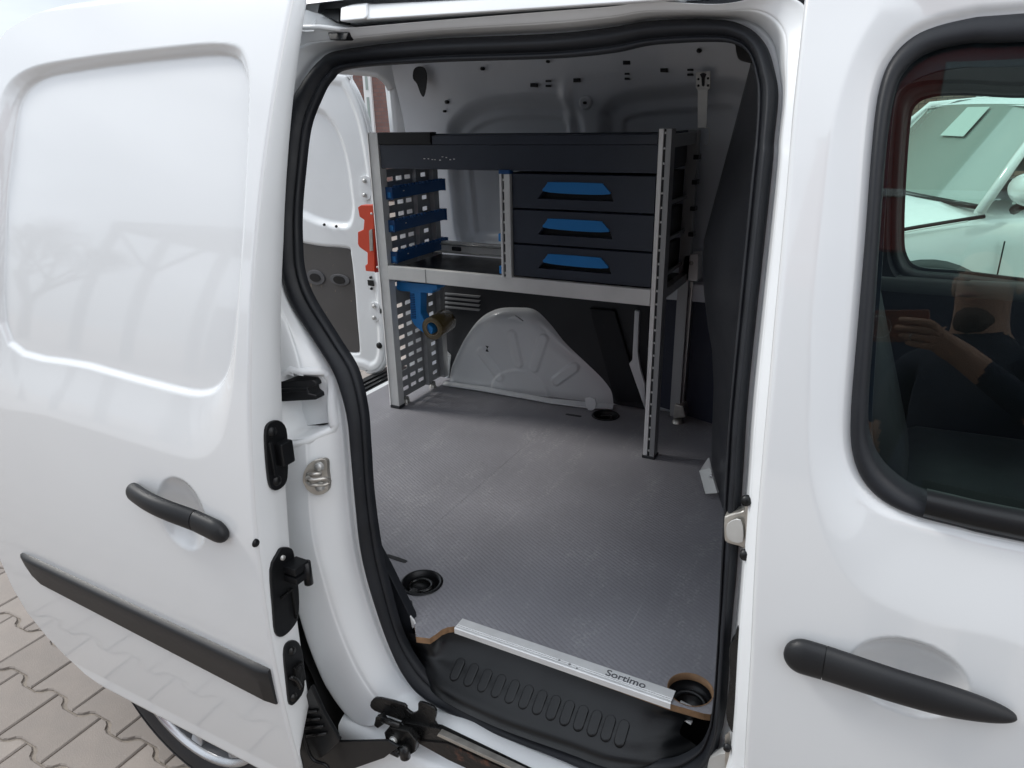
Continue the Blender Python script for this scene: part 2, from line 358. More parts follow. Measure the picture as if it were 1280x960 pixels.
# ------------------------------------------------------------------ the van
van = empty('van', (0, 0, 0), 'white panel van with its side door slid open, empty cargo floor in view', 'van')
CP = [((365,135),(325,100),(386,160)),((377,107),(330,60),(400,122)),((402,75),(350,38),(413,100)),((430,62),(420,36),(436,86)),((540,49),(540,26),(540,78)),
((690,42),(690,14),(690,73)),((765,34),(765,8),(765,66)),((815,26),(815,2),(815,56)),((890,24),(900,5),(888,52)),((930,32),(975,-6),(920,56)),((955,55),(1012,20),(936,68)),
((967,90),(1006,80),(944,92)),((971,122),(1001,130),(947,120)),((966,175),(996,180),(945,170)),((962,227),(993,235),(939,227)),((935,480),(969,480),(915,480)),
((927,592),(960,590),(907,592)),((919,717),(951,700),(901,717)),((912,794),(946,800),(897,800)),((906,887),(941,900),(891,880)),((899,925),(935,975),(884,915)),
((888,955),(905,1015),(868,938)),((845,980),(840,1035),(830,953)),((770,972),(770,1008),(770,949)),((700,943),(690,977),(700,927)),((640,920),(617,942),(643,905)),
((583,897),(556,913),(590,880)),((533,870),(490,905),(545,855)),((507,840),(447,905),(521,828)),((487,797),(412,865),(501,790)),((467,740),(388,812),(485,733)),
((453,683),(370,755),(474,683)),((446,617),(352,700),(465,617)),((441,561),(345,600),(461,558)),((436,517),(340,517),(457,510)),((422,470),(338,450),(445,462)),
((402,435),(332,400),(422,424)),((367,380),(325,340),(390,372)),((355,342),(322,300),(378,338)),((352,305),(322,260),(375,302)),((352,260),(322,220),(375,262)),((355,222),(322,180),(379,215))]
N = 16
Cc = catmull([S(*c[0], .868) for c in CP], N, True); Aa = catmull([S(*c[1], .815) for c in CP], N, True); Dd = catmull([S(*c[2], .872) for c in CP], N, True)
def yoff(p, d): q = np.array(p); q[:, 1] += d; return q
Zs = Aa[:, 2]
# jamb: outer skin edge, rounded, recess step, flange
out1 = Aa+(Aa-Cc)*.02
def rg(t, y): q = Aa*(1-t)+Cc*t; q[:, 1] = y; return q
ya, yc = Aa[:, 1], Cc[:, 1]
b1 = rg(.14, ya+.003); b2 = rg(.46, ya+.010); b2b = rg(.52, ya+.013); b2c = rg(.60, ya*.7+yc*.3+.004); b3 = rg(.78, yc-.004)
b4 = rg(.83, yc+.002); b5 = rg(.86, yc+.010); b5b = rg(.94, yc+.012)
b6 = Cc*.8+Dd*.2; b6[:, 1] = Cc[:, 1]+.014
out1 = Aa+(Aa-Cc)*.02
back = yoff(out1, .05)
loops = [back, yoff(out1, .006), Aa, b1, b2, b2b, b2c, b3, b4, b5, b5b, b6]
K = catmull(np.array(loops[1:]).reshape(len(loops)-1, -1), 4).reshape(-1, len(Aa), 3)
JV_ = np.array(list(K)).reshape(-1, 3)
def JY(x, z):
    d = np.hypot(JV_[:, 0]-x, JV_[:, 2]-z); k = np.argsort(d)[:4]; w = 1/(d[k]+1e-4)**2; return float((JV_[k, 1]*w).sum()/w.sum())
def JS(px, py, d=0.0):
    y = .90
    for _ in range(40):
        q = oY(px, py, y); y += .5*(JY(q[0], q[2])-y)
    return oY(px, py, y+d)
V = [back]+list(K)
jv = np.concatenate(V); n_ = len(Aa); Fj = []
PKT = [(353, 471), (398, 467.5), (407, 472), (412, 480), (413, 530), (409, 537), (353, 549)]
PKS = np.array([JS(px, py)[[0, 2]] for px, py in PKT])
dpk = sdf(PKS, jv[:, 0], jv[:, 2])
for i in range(len(V)-1):
    for j in range(n_):
        f = (i*n_+j, (i+1)*n_+j, (i+1)*n_+(j+1) % n_, i*n_+(j+1) % n_)
        if i > 0 and sum(dpk[k] for k in f)/4 < .003: continue
        Fj.append(f)
jamb = mesh('door_jamb', jv, Fj, PAINTIN, van, True)
# rubber tube seal, slightly uneven
W = []
rs = np.random.RandomState(3); wob = np.convolve(rs.randn(len(Cc)+40), np.ones(28)/28, 'same')[20:-20]*1.4*.0012
for t in np.concatenate([np.linspace(0, .72, 14), np.linspace(.74, 1, 7)]):
    q = Cc*(1-t)+Dd*t; hgt = (.015*math.sin(math.pi*min(1, t/.73))**.75+.003) if t <= .72 else .002+.006*math.sin(math.pi*(t-.73)/.27)**.7
    q[:, 1] -= hgt; q[:, 0] += wob*math.sin(math.pi*t); q[:, 2] += wob*math.sin(math.pi*t)
    W.append(q)
ctr = np.mean(Dd, 0)
W = [yoff(Cc, .014)]+W+[yoff(Dd, .008)]
rings('door_seal', W, RUBBER, van, True, True)
# inner return behind the tube, closing the wall thickness outwards
nv = Dd-ctr; nl = nv/np.linalg.norm(nv, axis=1)[:, None]
rings('inner_return', [yoff(Dd, .004), yoff(Dd+nl*.02, .016), yoff(Dd+nl*.09, .05), yoff(Dd+nl*.10, .07)], TRIM, van, True, True)
# rear quarter outer skin behind the sliding door, with the wheel opening
WX, WR = -1.235, .31
zz = np.linspace(.18, 1.70, 90)[:, None]; xx = np.linspace(-1.62, -.90, 60)[None, :]
Xg = np.broadcast_to(xx, (90, 60)).copy(); Zg = np.broadcast_to(zz, (90, 60)).copy(); Yg = .812+P(Zg)
rr_ = np.hypot(Xg-WX, Zg-WR); mk = (rr_ > .355) & ~((Xg > -1.0) & (Zg > .3) & (Zg < 1.60)) & ~((Xg > -1.02) & (Zg < .34))
grid('rear_quarter', Xg, Yg, Zg, PAINT, van, mk)
# wheel house
lathe('wheel_liner', [(.345, 0), (.345, .24), (.02, .25)], (WX, .82, WR), 'y', DARK, van, 40)
# sill below the opening: white strip, recess with track, lower skin
sx = [-.86, -.10]
def stripx(name, prof, x0, x1, m, parent, n=2):
    X = np.linspace(x0, x1, n); R = [np.array([(x, y, z) for (y, z) in prof]) for x in X]
    return rings(name, R, m, parent, False, False)
stripx('sill', [(.86, .375), (.835, .372), (.832, .352), (.815, .345), (.806, .338), (.803, .32), (.800, .25), (.812, .20), (.85, .18)], -.84, .0, PAINTIN, van, 8)
stripx('underbody', [(.86, .19), (1.2, .16), (2.0, .16), (2.28, .2)], -1.6, .9, DARK, van)
# roof
roofprof = [(1.015, 1.655), (1.03, 1.68), (1.08, 1.71), (1.2, 1.735), (1.56, 1.765), (1.95, 1.76), (2.08, 1.74), (2.12, 1.70), (2.13, 1.60)]
stripx('roof', roofprof, -1.60, .9, PAINT, van, 6)
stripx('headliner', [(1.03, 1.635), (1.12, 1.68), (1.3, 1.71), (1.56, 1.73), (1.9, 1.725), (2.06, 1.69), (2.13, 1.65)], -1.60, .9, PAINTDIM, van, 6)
# upper rail and gutter over the opening, shade laid in as dark strips
a = S(690, 15, .83); b_ = S(1004, 4, .83)
prism('roof_gutter', [S(360, 33, .86), S(455, 31, .86), S(840, 3, .86), S(1012, -12, .86), S(1012, -60, .86), S(360, -20, .86)], (0, .02, 0), PAINTDIM, van, 0)
prism('rail_shadow_strip', [S(470, 28, .842), S(640, 15.5, .842), S(845, 1, .842), S(845, -5, .842), S(640, 9, .842), S(470, 22, .842)], (0, .006, 0), RUBBER, van, .001)  # dark strip drawn in for the shadow gap under the rail
prism('slide_rail', [S(455, 25, .80), S(640, 13, .80), S(848, -1, .80), S(848, -14, .80), S(690, -6, .80), S(455, 5, .80)], (0, .045, 0), PAINTIN, van, .004, 3)
prism('rail_end_cap', [S(424, 27, .796), S(455, 24, .796), S(459, 20, .796), S(459, 3, .796), S(440, 5, .796), S(425, 9, .796)], (0, .05, 0), PAINTIN, van, .004, 3)
prism('rail_buffer', [S(424, 29, .81), S(424, 10, .81), S(405, 11, .81), S(401, 17, .81)], (0, .03, 0), BLACK, van, .002)
prism('lower_buffer', [S(409, 40, .82), S(436, 40, .82), S(432, 50, .82), S(412, 50, .82)], (0, .02, 0), BLACK, van, .002)
prism('gutter_shadow_strip', [S(878, 14, .835), S(1008, 3, .835), S(1008, -12, .835), S(830, 6, .835)], (0, .004, 0), RUBBER, van, .0005)  # dark strip painted as the shadow of the roof gutter
# bodywork jamb pocket with buffer, striker, tie-down parts
ppz = catmull(PKS, 3, True); pcz = ppz.mean(0)
def offp(c, d):
    t = np.roll(c, -1, 0)-np.roll(c, 1, 0); n = np.stack([t[:, 1], -t[:, 0]], 1); n /= np.linalg.norm(n, axis=1)[:, None]
    if (n*(c-pcz)).sum() < 0: n = -n
    return c+n*d
def pring(d, dy=None, y=None): q = offp(ppz, d); return np.array([(x, (JY(x, z)+dy) if y is None else y, z) for x, z in q])
Rp = [pring(.012, .003), pring(.0095, -.0015), pring(.006, -.0035), pring(0, -.003), pring(-.003, .004), pring(-.006, y=float(JY(*pcz))+.036)]
Vp = np.concatenate(Rp); n_ = len(ppz); Fp = [(i*n_+j, i*n_+(j+1) % n_, (i+1)*n_+(j+1) % n_, (i+1)*n_+j) for i in range(5) for j in range(n_)]+[tuple(range(5*n_, 6*n_))]
pan = mesh('buffer_pocket', Vp, Fp, PAINTIN, van, True)
for e_ in pan.data.edges:
    a_, b_i = e_.vertices
    if a_ >= 4*n_ and b_i >= 4*n_ and not (a_ < 5*n_ and b_i < 5*n_): e_.use_edge_sharp = a_ >= 5*n_ and b_i >= 5*n_
bfr = prism('pocket_buffer', [JS(340, 503, -0.008), JS(340, 478, -0.008), JS(360, 477, 0.002), JS(390, 475, 0.002), JS(396, 478, 0.002), JS(395, 483, 0.002), JS(386, 484, 0.002), JS(386, 492, 0.002), JS(396, 494, 0.002), JS(395, 500, 0.002)], (0, .035, 0), BLACK, van, .002)
prism('pocket_buffer_rib', [JS(340, 492, -0.014), JS(340, 487, -0.014), JS(384, 485, -0.014), JS(384, 489, -0.014)], (0, .006, 0), BLACK, bfr, .001)
stk = JS(395, 598, -0.010)
sp = catmull([JS(378, 600, -0.008), JS(382, 585, -0.008), JS(392, 576, -0.008), JS(407, 575, -0.008), JS(409, 590, -0.008), JS(410, 612, -0.008), JS(398, 619, -0.008), JS(385, 614, -0.008)], 5, True)
st = prism('door_striker', sp, (0, .008, 0), STEELD, van, .0008, 1)
for q in ((398, 584), (399, 609)):
    c = JS(*q, -.012); lathe('screw', [(.0001, -.004), (.0065, -.004), (.008, 0), (.008, .006)], c, 'y', STEEL, st, 16)
tube('striker_loop', catmull([JS(384, 598, -0.010), JS(385, 597, -0.028), JS(392, 600, -0.034), JS(408, 598, -0.034), JS(412, 602, -0.028), JS(405, 606, -0.028), JS(390, 606, -0.030), JS(384, 602, -0.010)], 4), .0034, STEELD, st, 8)
tube('striker_pin', [JS(383, 594, -0.014), JS(402, 592, -0.016)], .0042, STEELD, st, 10)

# ------------------------------------------------------------------ sliding door
sdr = empty('sliding_door', (-1.2, .72, .3), parent=van)
EX = -.8415
def px2(pts, off): return np.array([S(px, py, off)[[0, 2]] for px, py in pts])
DO = .69
inner = px2([(-160, 400), (0, 432), (100, 462), (200, 490), (245, 497), (270, 480), (281, 440), (291, 350), (299, 250), (304, 140), (298, 92), (275, 65), (200, 69), (100, 82), (40, 95), (12, 122), (0, 180), (-10, 300), (-40, 380)][1:-1], DO)
outer = px2([(-30, 490), (60, 520), (150, 548), (215, 568), (250, 573), (274, 555), (285, 520), (292, 470), (298, 375), (306, 250), (311, 130), (308, 74), (284, 55), (200, 60), (95, 73), (32, 87), (2, 118), (-8, 190), (-35, 340)], DO)
inner = catmull(inner, 4, True); outer = catmull(outer, 4, True)
nz_, nx_ = 300, 260
v = np.concatenate([np.linspace(.262, .46, 60, False), np.linspace(.46, 1.60, 380, False), np.linspace(1.60, 1.685, 40)])
xl = np.interp(v, [.262, .268, .28, .307, .35, .409, .47, .555, .7, 1.2, 1.60, 1.65, 1.675, 1.685], [-1.40, -1.45, -1.515, -1.575, -1.628, -1.673, -1.693, -1.702, -1.705, -1.69, -1.63, -1.585, -1.50, -1.40])
xr = np.full_like(v, EX)
xr = np.interp(v, [.262, .30, .34, 1.65, 1.685], [EX-.02, EX-.004, EX, EX, EX-.004])
u = np.concatenate([np.linspace(0, .01, 5, False), np.linspace(.01, .985, nx_-13, False), np.linspace(.985, 1, 8)])
Xg = xl[:, None]+(xr-xl)[:, None]*u[None, :]; Zg = np.repeat(v[:, None], len(u), 1)
so_ = sdf(outer, Xg, Zg); si_ = sdf(inner, Xg, Zg)
ramp = np.where(so_ < 0, np.where(si_ > 0, -so_/(-so_+si_+1e-9), 1), 0)
dep = .005*sst(ramp)+.010*ramp+.008*sst((-si_+.003)/.009)
def cup(X, Z, cx, cz, ax, az_, d):
    r2 = ((X-cx)/ax)**2+((Z-cz)/az_)**2; return d*np.clip(1-r2, 0, 1)**.85
dep = dep+cup(Xg, Zg, -1.018, .842, .060, .068, .024)
dl = np.minimum(xr[:, None]-Xg, Xg-xl[:, None]); dep += .005*(1-np.sqrt(np.clip(1-(1-np.clip(dl/.006, 0, 1))**2, 0, 1)))
dt = np.minimum(Zg-.262, 1.685-Zg); dep += .006*(1-np.sqrt(np.clip(1-(1-np.clip(dt/.012, 0, 1))**2, 0, 1)))
Yg = DO+P(Zg)+dep
grid('outer_panel', Xg, Yg, Zg, PAINT, sdr)
# inner frame of the door: shut face, bottom and top returns, inner skin
th = np.interp(v, [.262, .36, .45, .55, .85, 1.0, 1.3, 1.52, 1.685], [.004, .008, .058, .063, .072, .072, .060, .042, .03])
yo = Yg[:, -1]+.001
face = [np.stack([xr-.001, yo, v], 1), np.stack([xr+.0005, yo+.004, v], 1), np.stack([xr, yo+.5*(th), v], 1), np.stack([xr-.001, yo+th-.006, v], 1), np.stack([xr-.007, yo+th, v], 1), np.stack([xr-.05, yo+th+.002, v], 1), np.stack([xl+.05, yo+th*.8+.002, v], 1), np.stack([xl, Yg[:, 0]+.002, v], 1)]
rings('shut_face', face, PAINTIN, sdr, False, False)
for k, nm in ((0, 'lower_return'), (-1, 'upper_return')):
    t = max(th[k], .03); R = [np.stack([Xg[k], Yg[k]+.0005, Zg[k]], 1), np.stack([Xg[k], Yg[k]+t, Zg[k]+(.004 if k == 0 else -.01)], 1)]
    rings(nm, R, PAINTIN, sdr, False)
# moulding strip
def bodyY(x, z, off): return off+float(P(z))
ml = bmesh.new(); xa = np.linspace(-1.583, -.8535, 30); sec = []
for i, x in enumerate(xa):
    tp = .606-(.027*(x+1.583)/.73); bt = .5405-(.0455*(x+1.583)/.73)
    if i == 0: tp, bt = .604, .568
    if i == 1: bt = .552
    q = 0.5 if i in (0, 29) else 1
    row = [(x, DO+P(bt)+.006, bt), (x, DO+P(bt)-.008*q, bt+.003), (x, DO+P(tp)-.013*q, tp-.010), (x, DO+P(tp)-.013*q, tp-.008), (x, DO+P(tp)-.010*q, tp-.002), (x, DO+P(tp)+.006, tp)]
    sec.append(row)
rings('side_moulding', [np.array(s, float) for s in sec], BLACKH, sdr, False)
prism('moulding_end', sec[-1], (-.003, 0, 0), BLACKH, sdr, 0); prism('moulding_tip', sec[0], (.003, 0, 0), BLACKH, sdr, 0)
def handle(name, x0, z0, x1, z1, off, parent, cap_at_end, capw, h0, h1, arch=.026):
    """grab bar: x0,z0 -> x1,z1 on the skin; cap covers one end"""
    n = 34; pts = []; R = []
    hd = empty(name, (x0, off-.02, z0), parent=parent)
    def sect(x, z, out, hh, tt, k=16):
        Y0 = off+float(P(z)); r = []
        for j in range(k):
            a = 2*math.pi*j/k; r.append((x, Y0-out+tt*math.cos(a), z+hh*math.sin(a)))
        return np.array(r)
    spl = 1-capw if cap_at_end else capw
    def prof(t):
        x = x0+(x1-x0)*t; z = z0+(z1-z0)*t
        ta, tb = (.07, .11) if cap_at_end else (.10, .36)
        s = 1
        if t < ta: s = math.sqrt(max(0, 1-(1-t/ta)**2))
        if t > 1-tb: s = math.sqrt(max(0, 1-(1-(1-t)/tb)**2))
        hh = (h0+(h1-h0)*t)*max(s, .02)
        g = np.clip(((t-spl)/(1-spl)) if not cap_at_end else (1-t/spl), 0, 1)
        out = .009+(arch-.012)*math.sin(math.pi*g)**1.1*(1 if (t > spl) != cap_at_end else 0)
        z += .007*math.sin(math.pi*g)
        tt = .014*max(s, .10)**.7
        return x, z, out, hh, tt
    split = 1-capw if cap_at_end else capw
    bar = [.5-.5*math.cos(math.pi*t) for t in np.linspace(0, 1, 81)]+[split-.004, split+.004]
    bar = sorted(bar); A = [prof(t) for t in bar if (t <= split-.004 if cap_at_end else t >= split+.004)]
    B = [prof(t) for t in bar if (t > split-.0005 if cap_at_end else t < split+.0005)]
    for nm, q in (('grip', A), ('lock_cap', B)):
        R = [sect(*s) for s in q]; o = rings(nm, R, BLACKH, hd, True, False)
        b = bmesh.new(); b.from_mesh(o.data)
        n16 = 16; b.verts.ensure_lookup_table()
        b.faces.new([b.verts[i] for i in range(n16)]); b.faces.new([b.verts[i] for i in range(len(b.verts)-n16, len(b.verts))])
        bmesh.ops.recalc_face_normals(b, faces=b.faces)
        for e in b.edges:
            if len(e.link_faces) == 2 and e.calc_face_angle(0) > 1: e.smooth = False
        b.to_mesh(o.data); b.free()
    core = []
    for t in np.linspace(split-.02, split+.02, 5):
        x, z, out, hh, tt = prof(t); core.append(sect(x, z, out-.0012, hh*.93, tt*.9))
    rings('seam_core', core, BLACK, hd, True, False)
    return hd
handle('door_handle', -1.138, .866, -.899, .838, DO, sdr, True, .30, .017, .021)
# black guides on the shut face
def yz(px, py, dx=0): p = oX(px, py, EX); p[0] += dx; return p
def guide(name, pts, th_, m=BLACK): return prism(name, catmull([yz(*p) for p in pts], 3, True), (th_, 0, 0), m, sdr, .0015)
g1 = guide('upper_guide', [(329, 545), (333, 529), (346, 525), (355, 535), (357, 560), (357, 590), (354, 604), (344, 612), (336, 609), (332, 590)], .006)
for q in ((337, 539), (343, 600)):
    c = yz(*q, .006); lathe('bolt', [(.0001, .004), (.007, .004), (.009, 0)], c, 'x', BLACK, g1, 14)
p = yz(347, 566); box('guide_block', EX+.004, EX+.022, p[1]-.010, p[1]+.016, p[2]-.018, p[2]+.022, BLACK, g1, .003)
p = yz(341, 562); box('guide_rib', EX+.004, EX+.012, p[1]-.014, p[1]-.008, p[2]-.04, p[2]+.02, BLACK, g1, .001)
g2 = guide('middle_guide', [(336, 712), (344, 692), (350, 684), (362, 685), (366, 700), (371, 740), (370, 770), (362, 785), (350, 795), (342, 790), (339, 760)], .006)
for dz in (.012, -.006):
    p = yz(360, 712); box('guide_roller_arm', EX+.004, EX+.034, p[1]-.016, p[1]+.018, p[2]+dz-.007, p[2]+dz+.007, BLACK, g2, .002)
p = yz(366, 712); tube('guide_roller', [(EX+.03, p[1]+.004, p[2]-.022), (EX+.03, p[1]+.004, p[2]+.022)], .008, BLACK, g2, 14)
p = yz(354, 740); box('guide_rib', EX+.004, EX+.010, p[1]-.014, p[1]+.014, p[2]-.002, p[2]+.002, GREASE, g2, .0005)
p = yz(362, 745); box('guide_rib', EX+.004, EX+.010, p[1]-.002, p[1]+.002, p[2]-.045, p[2]+.015, GREASE, g2, .0005)
p = yz(350, 696, .006); lathe('bolt', [(.0001, .003), (.004, .003), (.005, 0)], p, 'x', STEEL, g2, 12)
g3 = guide('lower_guide', [(353, 818), (357, 803), (368, 800), (375, 812), (378, 840), (377, 862), (368, 876), (360, 880), (357, 860)], .006)
for q in ((362, 812), (364, 870)):
    c = yz(*q, .006); lathe('bolt', [(.0001, .004), (.006, .004), (.008, 0)], c, 'x', GREASE, g3, 14)
p = yz(369, 838); box('guide_block', EX+.004, EX+.014, p[1]-.012, p[1]+.010, p[2]-.024, p[2]+.018, GREASE, g3, .002)
p = yz(364, 850); tube('guide_hook', catmull([(EX+.012, p[1]-.01, p[2]+.02), (EX+.014, p[1], p[2]+.005), (EX+.012, p[1]+.008, p[2]-.02)], 5), .004, GREASE, g3, 8)
p = yz(320.5, 679, -.002); lathe('drain_hole', [(.0001, .0035), (.006, .003), (.0075, 0)], p, 'x', BLACK, sdr, 14)
# upper roller arm
prism('upper_roller_arm', [S(362, 8, .80), S(385, 13, .80), S(402, 18, .81), S(420, 28, .83), S(440, 33, .85), S(462, 38, .86), S(466, 41, .86), S(430, 41, .84), S(362, 39, .80)], (0, .004, 0), PAINTIN, sdr, .001)
tube('arm_fold', [S(362, 34, .795), S(400, 34, .80), S(440, 38, .83), S(458, 40, .855)], .004, PAINTIN, sdr, 8)
# lower bracket: black housing at the door corner and plate to the carriage
arm = prism('lower_arm', [S(378, 966, .765), S(380, 927, .765), S(430, 927, .765), S(484, 926, .765), S(498, 934, .765), S(480, 948, .765), S(440, 962, .765), S(420, 968, .765)], (0, .006, 0), BLACK, sdr, .002)
prism('arm_housing', [S(366, 900, .745), S(375, 882, .745), S(388, 858, .745), S(404, 893, .745), S(424, 927, .745), S(412, 940, .745), S(382, 962, .745), S(374, 940, .745)], (0, .01, 0), BLACK, sdr, .003)
for q_ in (.2, .4, .6, .8): tube('housing_rib', [S(378+4*q_, 880+50*q_, .742), S(392+20*q_, 880+46*q_, .742)], .003, GREASE, sdr, 6)
tube('arm_cable', catmull([S(376, 905, .73), S(384, 935, .735), S(392, 950, .735), S(408, 957, .74), S(412, 970, .74)], 6), .0035, BLACK, sdr, 8)
# track carriage and slotted track on the sill
tk = empty('lower_track', (-.4, .82, .38), parent=van)
prism('track_mouth', catmull([S(462, 882, .812), S(466, 874, .812), S(475, 873, .812), S(505, 881, .812), S(508, 887, .812), S(515, 892, .812), S(522, 888, .812), S(522, 880, .812), S(526, 878, .812), S(542, 885, .812), S(545, 894, .812), S(543, 903, .812), S(548, 914, .812), S(520, 908, .812), S(490, 897, .812), S(468, 889, .812)], 2, True), (0, .006, 0), GREASE, tk, .002)
prism('track_rail', [S(500, 903, .806), S(548, 911, .806), S(700, 985, .806), S(900, 1070, .806), S(900, 1085, .806), S(700, 1003, .806), S(519, 922, .806)], (0, .012, 0), GREASE, tk, .002)
prism('track_floor', [S(515, 925, .803), S(560, 930, .803), S(700, 993, .803), S(900, 1078, .803), S(900, 1100, .803), S(700, 1015, .803), S(560, 950, .803)], (0, .006, 0), RUST, tk, .001)
prism('track_lip', [S(548, 917, .797), S(700, 988, .797), S(700, 991, .797), S(546, 920, .797)], (0, .012, 0), STEELD, tk, .0005)
cg = prism('carriage', [S(480, 916, .785), S(486, 909, .785), S(510, 915, .785), S(520, 927, .785), S(519, 940, .785), S(508, 947, .785), S(492, 945, .785), S(484, 934, .785)], (0, .014, 0), GREASE, tk, .002)
c = S(491, 926, .782); lathe('pivot_pin', [(.0001, -.004), (.0075, -.004), (.008, 0), (.008, .02)], c, 'y', STEEL, cg, 16)
for q in ((492, 934), (492, 940)):
    c = S(*q, .778); tube('roller', [(c[0]-.010, c[1], c[2]), (c[0]+.012, c[1], c[2])], .006, GREASE, cg, 12)
c = S(506, 938, .778); tube('roller', [(c[0], c[1], c[2]-.016), (c[0], c[1], c[2]+.012)], .010, GREASE, cg, 14)
prism('stop_hook', [S(469, 897, .795), S(477, 894, .795), S(482, 904, .795), S(472, 911, .795), S(467, 907, .795)], (0, .010, 0), GREASE, tk, .002)
tube('stop_link', [S(478, 899, .793), S(500, 907, .793)], .006, GREASE, tk, 8)
# ------------------------------------------------------------------ front side door with window
fdr = empty('front_door', (.4, .78, .3), parent=van)
epx = [(1005, 0), (997, 75), (990, 140), (982, 240), (975, 315), (960, 480), (945, 655), (937, 820), (929, 960)]
ept = np.array([S(px, py, .80) for px, py in epx]); ez = np.concatenate([[1.66], ept[:, 2], [.2]])[::-1]; ex = np.concatenate([[ept[0, 0]-.001], ept[:, 0], [ept[-1, 0]+.02]])[::-1]
WPX = [(1281, 14), (1210, 21), (1150, 39), (1115, 70), (1098, 112), (1089, 180), (1080, 300), (1070, 420), (1062, 520), (1063, 570), (1075, 607), (1100, 635), (1140, 655), (1200, 671), (1281, 690)]
WIN = [S(px, py, .80) for px, py in WPX]
zt, zb = WIN[0][2], WIN[-1][2]
right = [(.35, zt+.002), (.55, zt-.02), (.66, zt-.09), (.70, zt-.20), (.72, zb+.14), (.71, zb+.06), (.66, zb+.015), (.5, zb+.003)]
winxz = [tuple(w[[0, 2]]) for w in WIN]+[(x, z) for x, z in right[::-1]]
winc = catmull(winxz, 5, True)
v = np.concatenate([np.linspace(.22, .78, 60, False), np.linspace(.78, .94, 50, False), np.linspace(.94, 1.64, 170)])
xl = np.interp(v, ez, ex); u = np.concatenate([np.linspace(0, .012, 8, False), np.linspace(.012, .32, 110, False), np.linspace(.32, 1, 60)])
Xg = xl[:, None]+(.92-xl)[:, None]*u[None, :]; Zg = np.repeat(v[:, None], len(u), 1)
sw = sdf(winc, Xg, Zg)
sh_px = [(1281, 808), (1215, 790), (1150, 775), (1080, 742), (1045, 700), (1022, 640), (1010, 560), (1012, 420), (1028, 250), (1042, 150), (1066, 70), (1100, 10), (1140, -40)]
sh = [tuple(S(px, py, .80)[[0, 2]]) for px, py in sh_px]+[(.3, 1.70), (.5, 1.70), (.80, 1.5), (.85, 1.0), (.80, .90), (.4, .905)]
sh = catmull(sh, 4, True); ss_ = sdf(sh, Xg, Zg)
ramp = np.where(ss_ < 0, np.where(sw > 0, -ss_/(-ss_+sw+1e-9), 1), 0)
dep = .014*ramp+.004*sst(ramp)+.007*sst((.012-sw)/.014)
dep += cup(Xg, Zg, .093, .852, .062, .050, .024)
dl = Xg-xl[:, None]; dep += .006*(1-np.sqrt(np.clip(1-(1-np.clip(dl/.007, 0, 1))**2, 0, 1)))
Yg = .80+P(Zg)+dep
grid('outer_panel', Xg, Yg, Zg, PAINT, fdr, sw > -.012)
y0 = Yg[:, 0]
rings('door_edge', [np.stack([xl, y0+.0005, v], 1), np.stack([xl+.001, y0+.004, v], 1), np.stack([xl+.002, y0+.022, v], 1), np.stack([xl+.03, y0+.03, v], 1)], PAINTIN, fdr, False)
# B-pillar strip between jamb and door
# glass seal: tube round the opening, then dark printed band, then glass tilted with the body
def GY(z): return .806+.0+np.interp(z, [.95, 1.6], [float(P(.95))+.035, float(P(.95))+.035+.65*math.tan(math.radians(14.8))])
IPX = [(1281, 50), (1215, 52), (1165, 63), (1134, 84), (1118, 116), (1107, 185), (1098, 300), (1090, 420), (1083, 520), (1085, 562), (1098, 592), (1120, 615), (1148, 632), (1200, 648), (1281, 664)]
IW = [S(px, py, .806) for px, py in IPX]; it, ib = IW[0][2], IW[-1][2]
rightI = [(.35, it), (.53, it-.02), (.625, it-.09), (.665, it-.20), (.685, ib+.13), (.675, ib+.06), (.63, ib+.015), (.5, ib+.003)]
inxz = catmull([tuple(w[[0, 2]]) for w in IW]+[(x, z) for x, z in rightI[::-1]], 5, True)
def to3(xz, fy): return np.array([(x, fy(z), z) for x, z in xz])
O3 = to3(winc, lambda z: .80+float(P(z))+.024); I3 = to3(inxz, lambda z: .80+float(P(z))+.026)
R = [yoff(O3, .01)]
for t in np.linspace(0, 1, 10):
    q = O3*(1-t)+I3*t; q[:, 1] -= .009*math.sin(math.pi*t)**.6+.002; R.append(q)
R.append(yoff(I3, .03)); rings('window_seal', R, RUBBER, fdr, True, True)
# waist sealing strip along the lower edge
wl_ = [S(1158, 634, .795), S(1200, 645, .795), S(1281, 662, .795)]; x0, z0, z1 = wl_[0][0], wl_[0][2], wl_[-1][2]
xs = np.linspace(x0, .62, 12); zc = np.interp(xs, [x0, wl_[1][0], wl_[2][0], .62], [z0, wl_[1][2], z1, z1+.005])
R = [np.array([(x, .80+float(P(z))+a, z+d) for x, z in zip(xs, zc)]) for a, d in ((.03, .006), (.012, .008), (.004, .002), (.004, -.012), (.01, -.020), (.022, -.022))]
rings('waist_strip', R, BLACK, fdr, False, False)
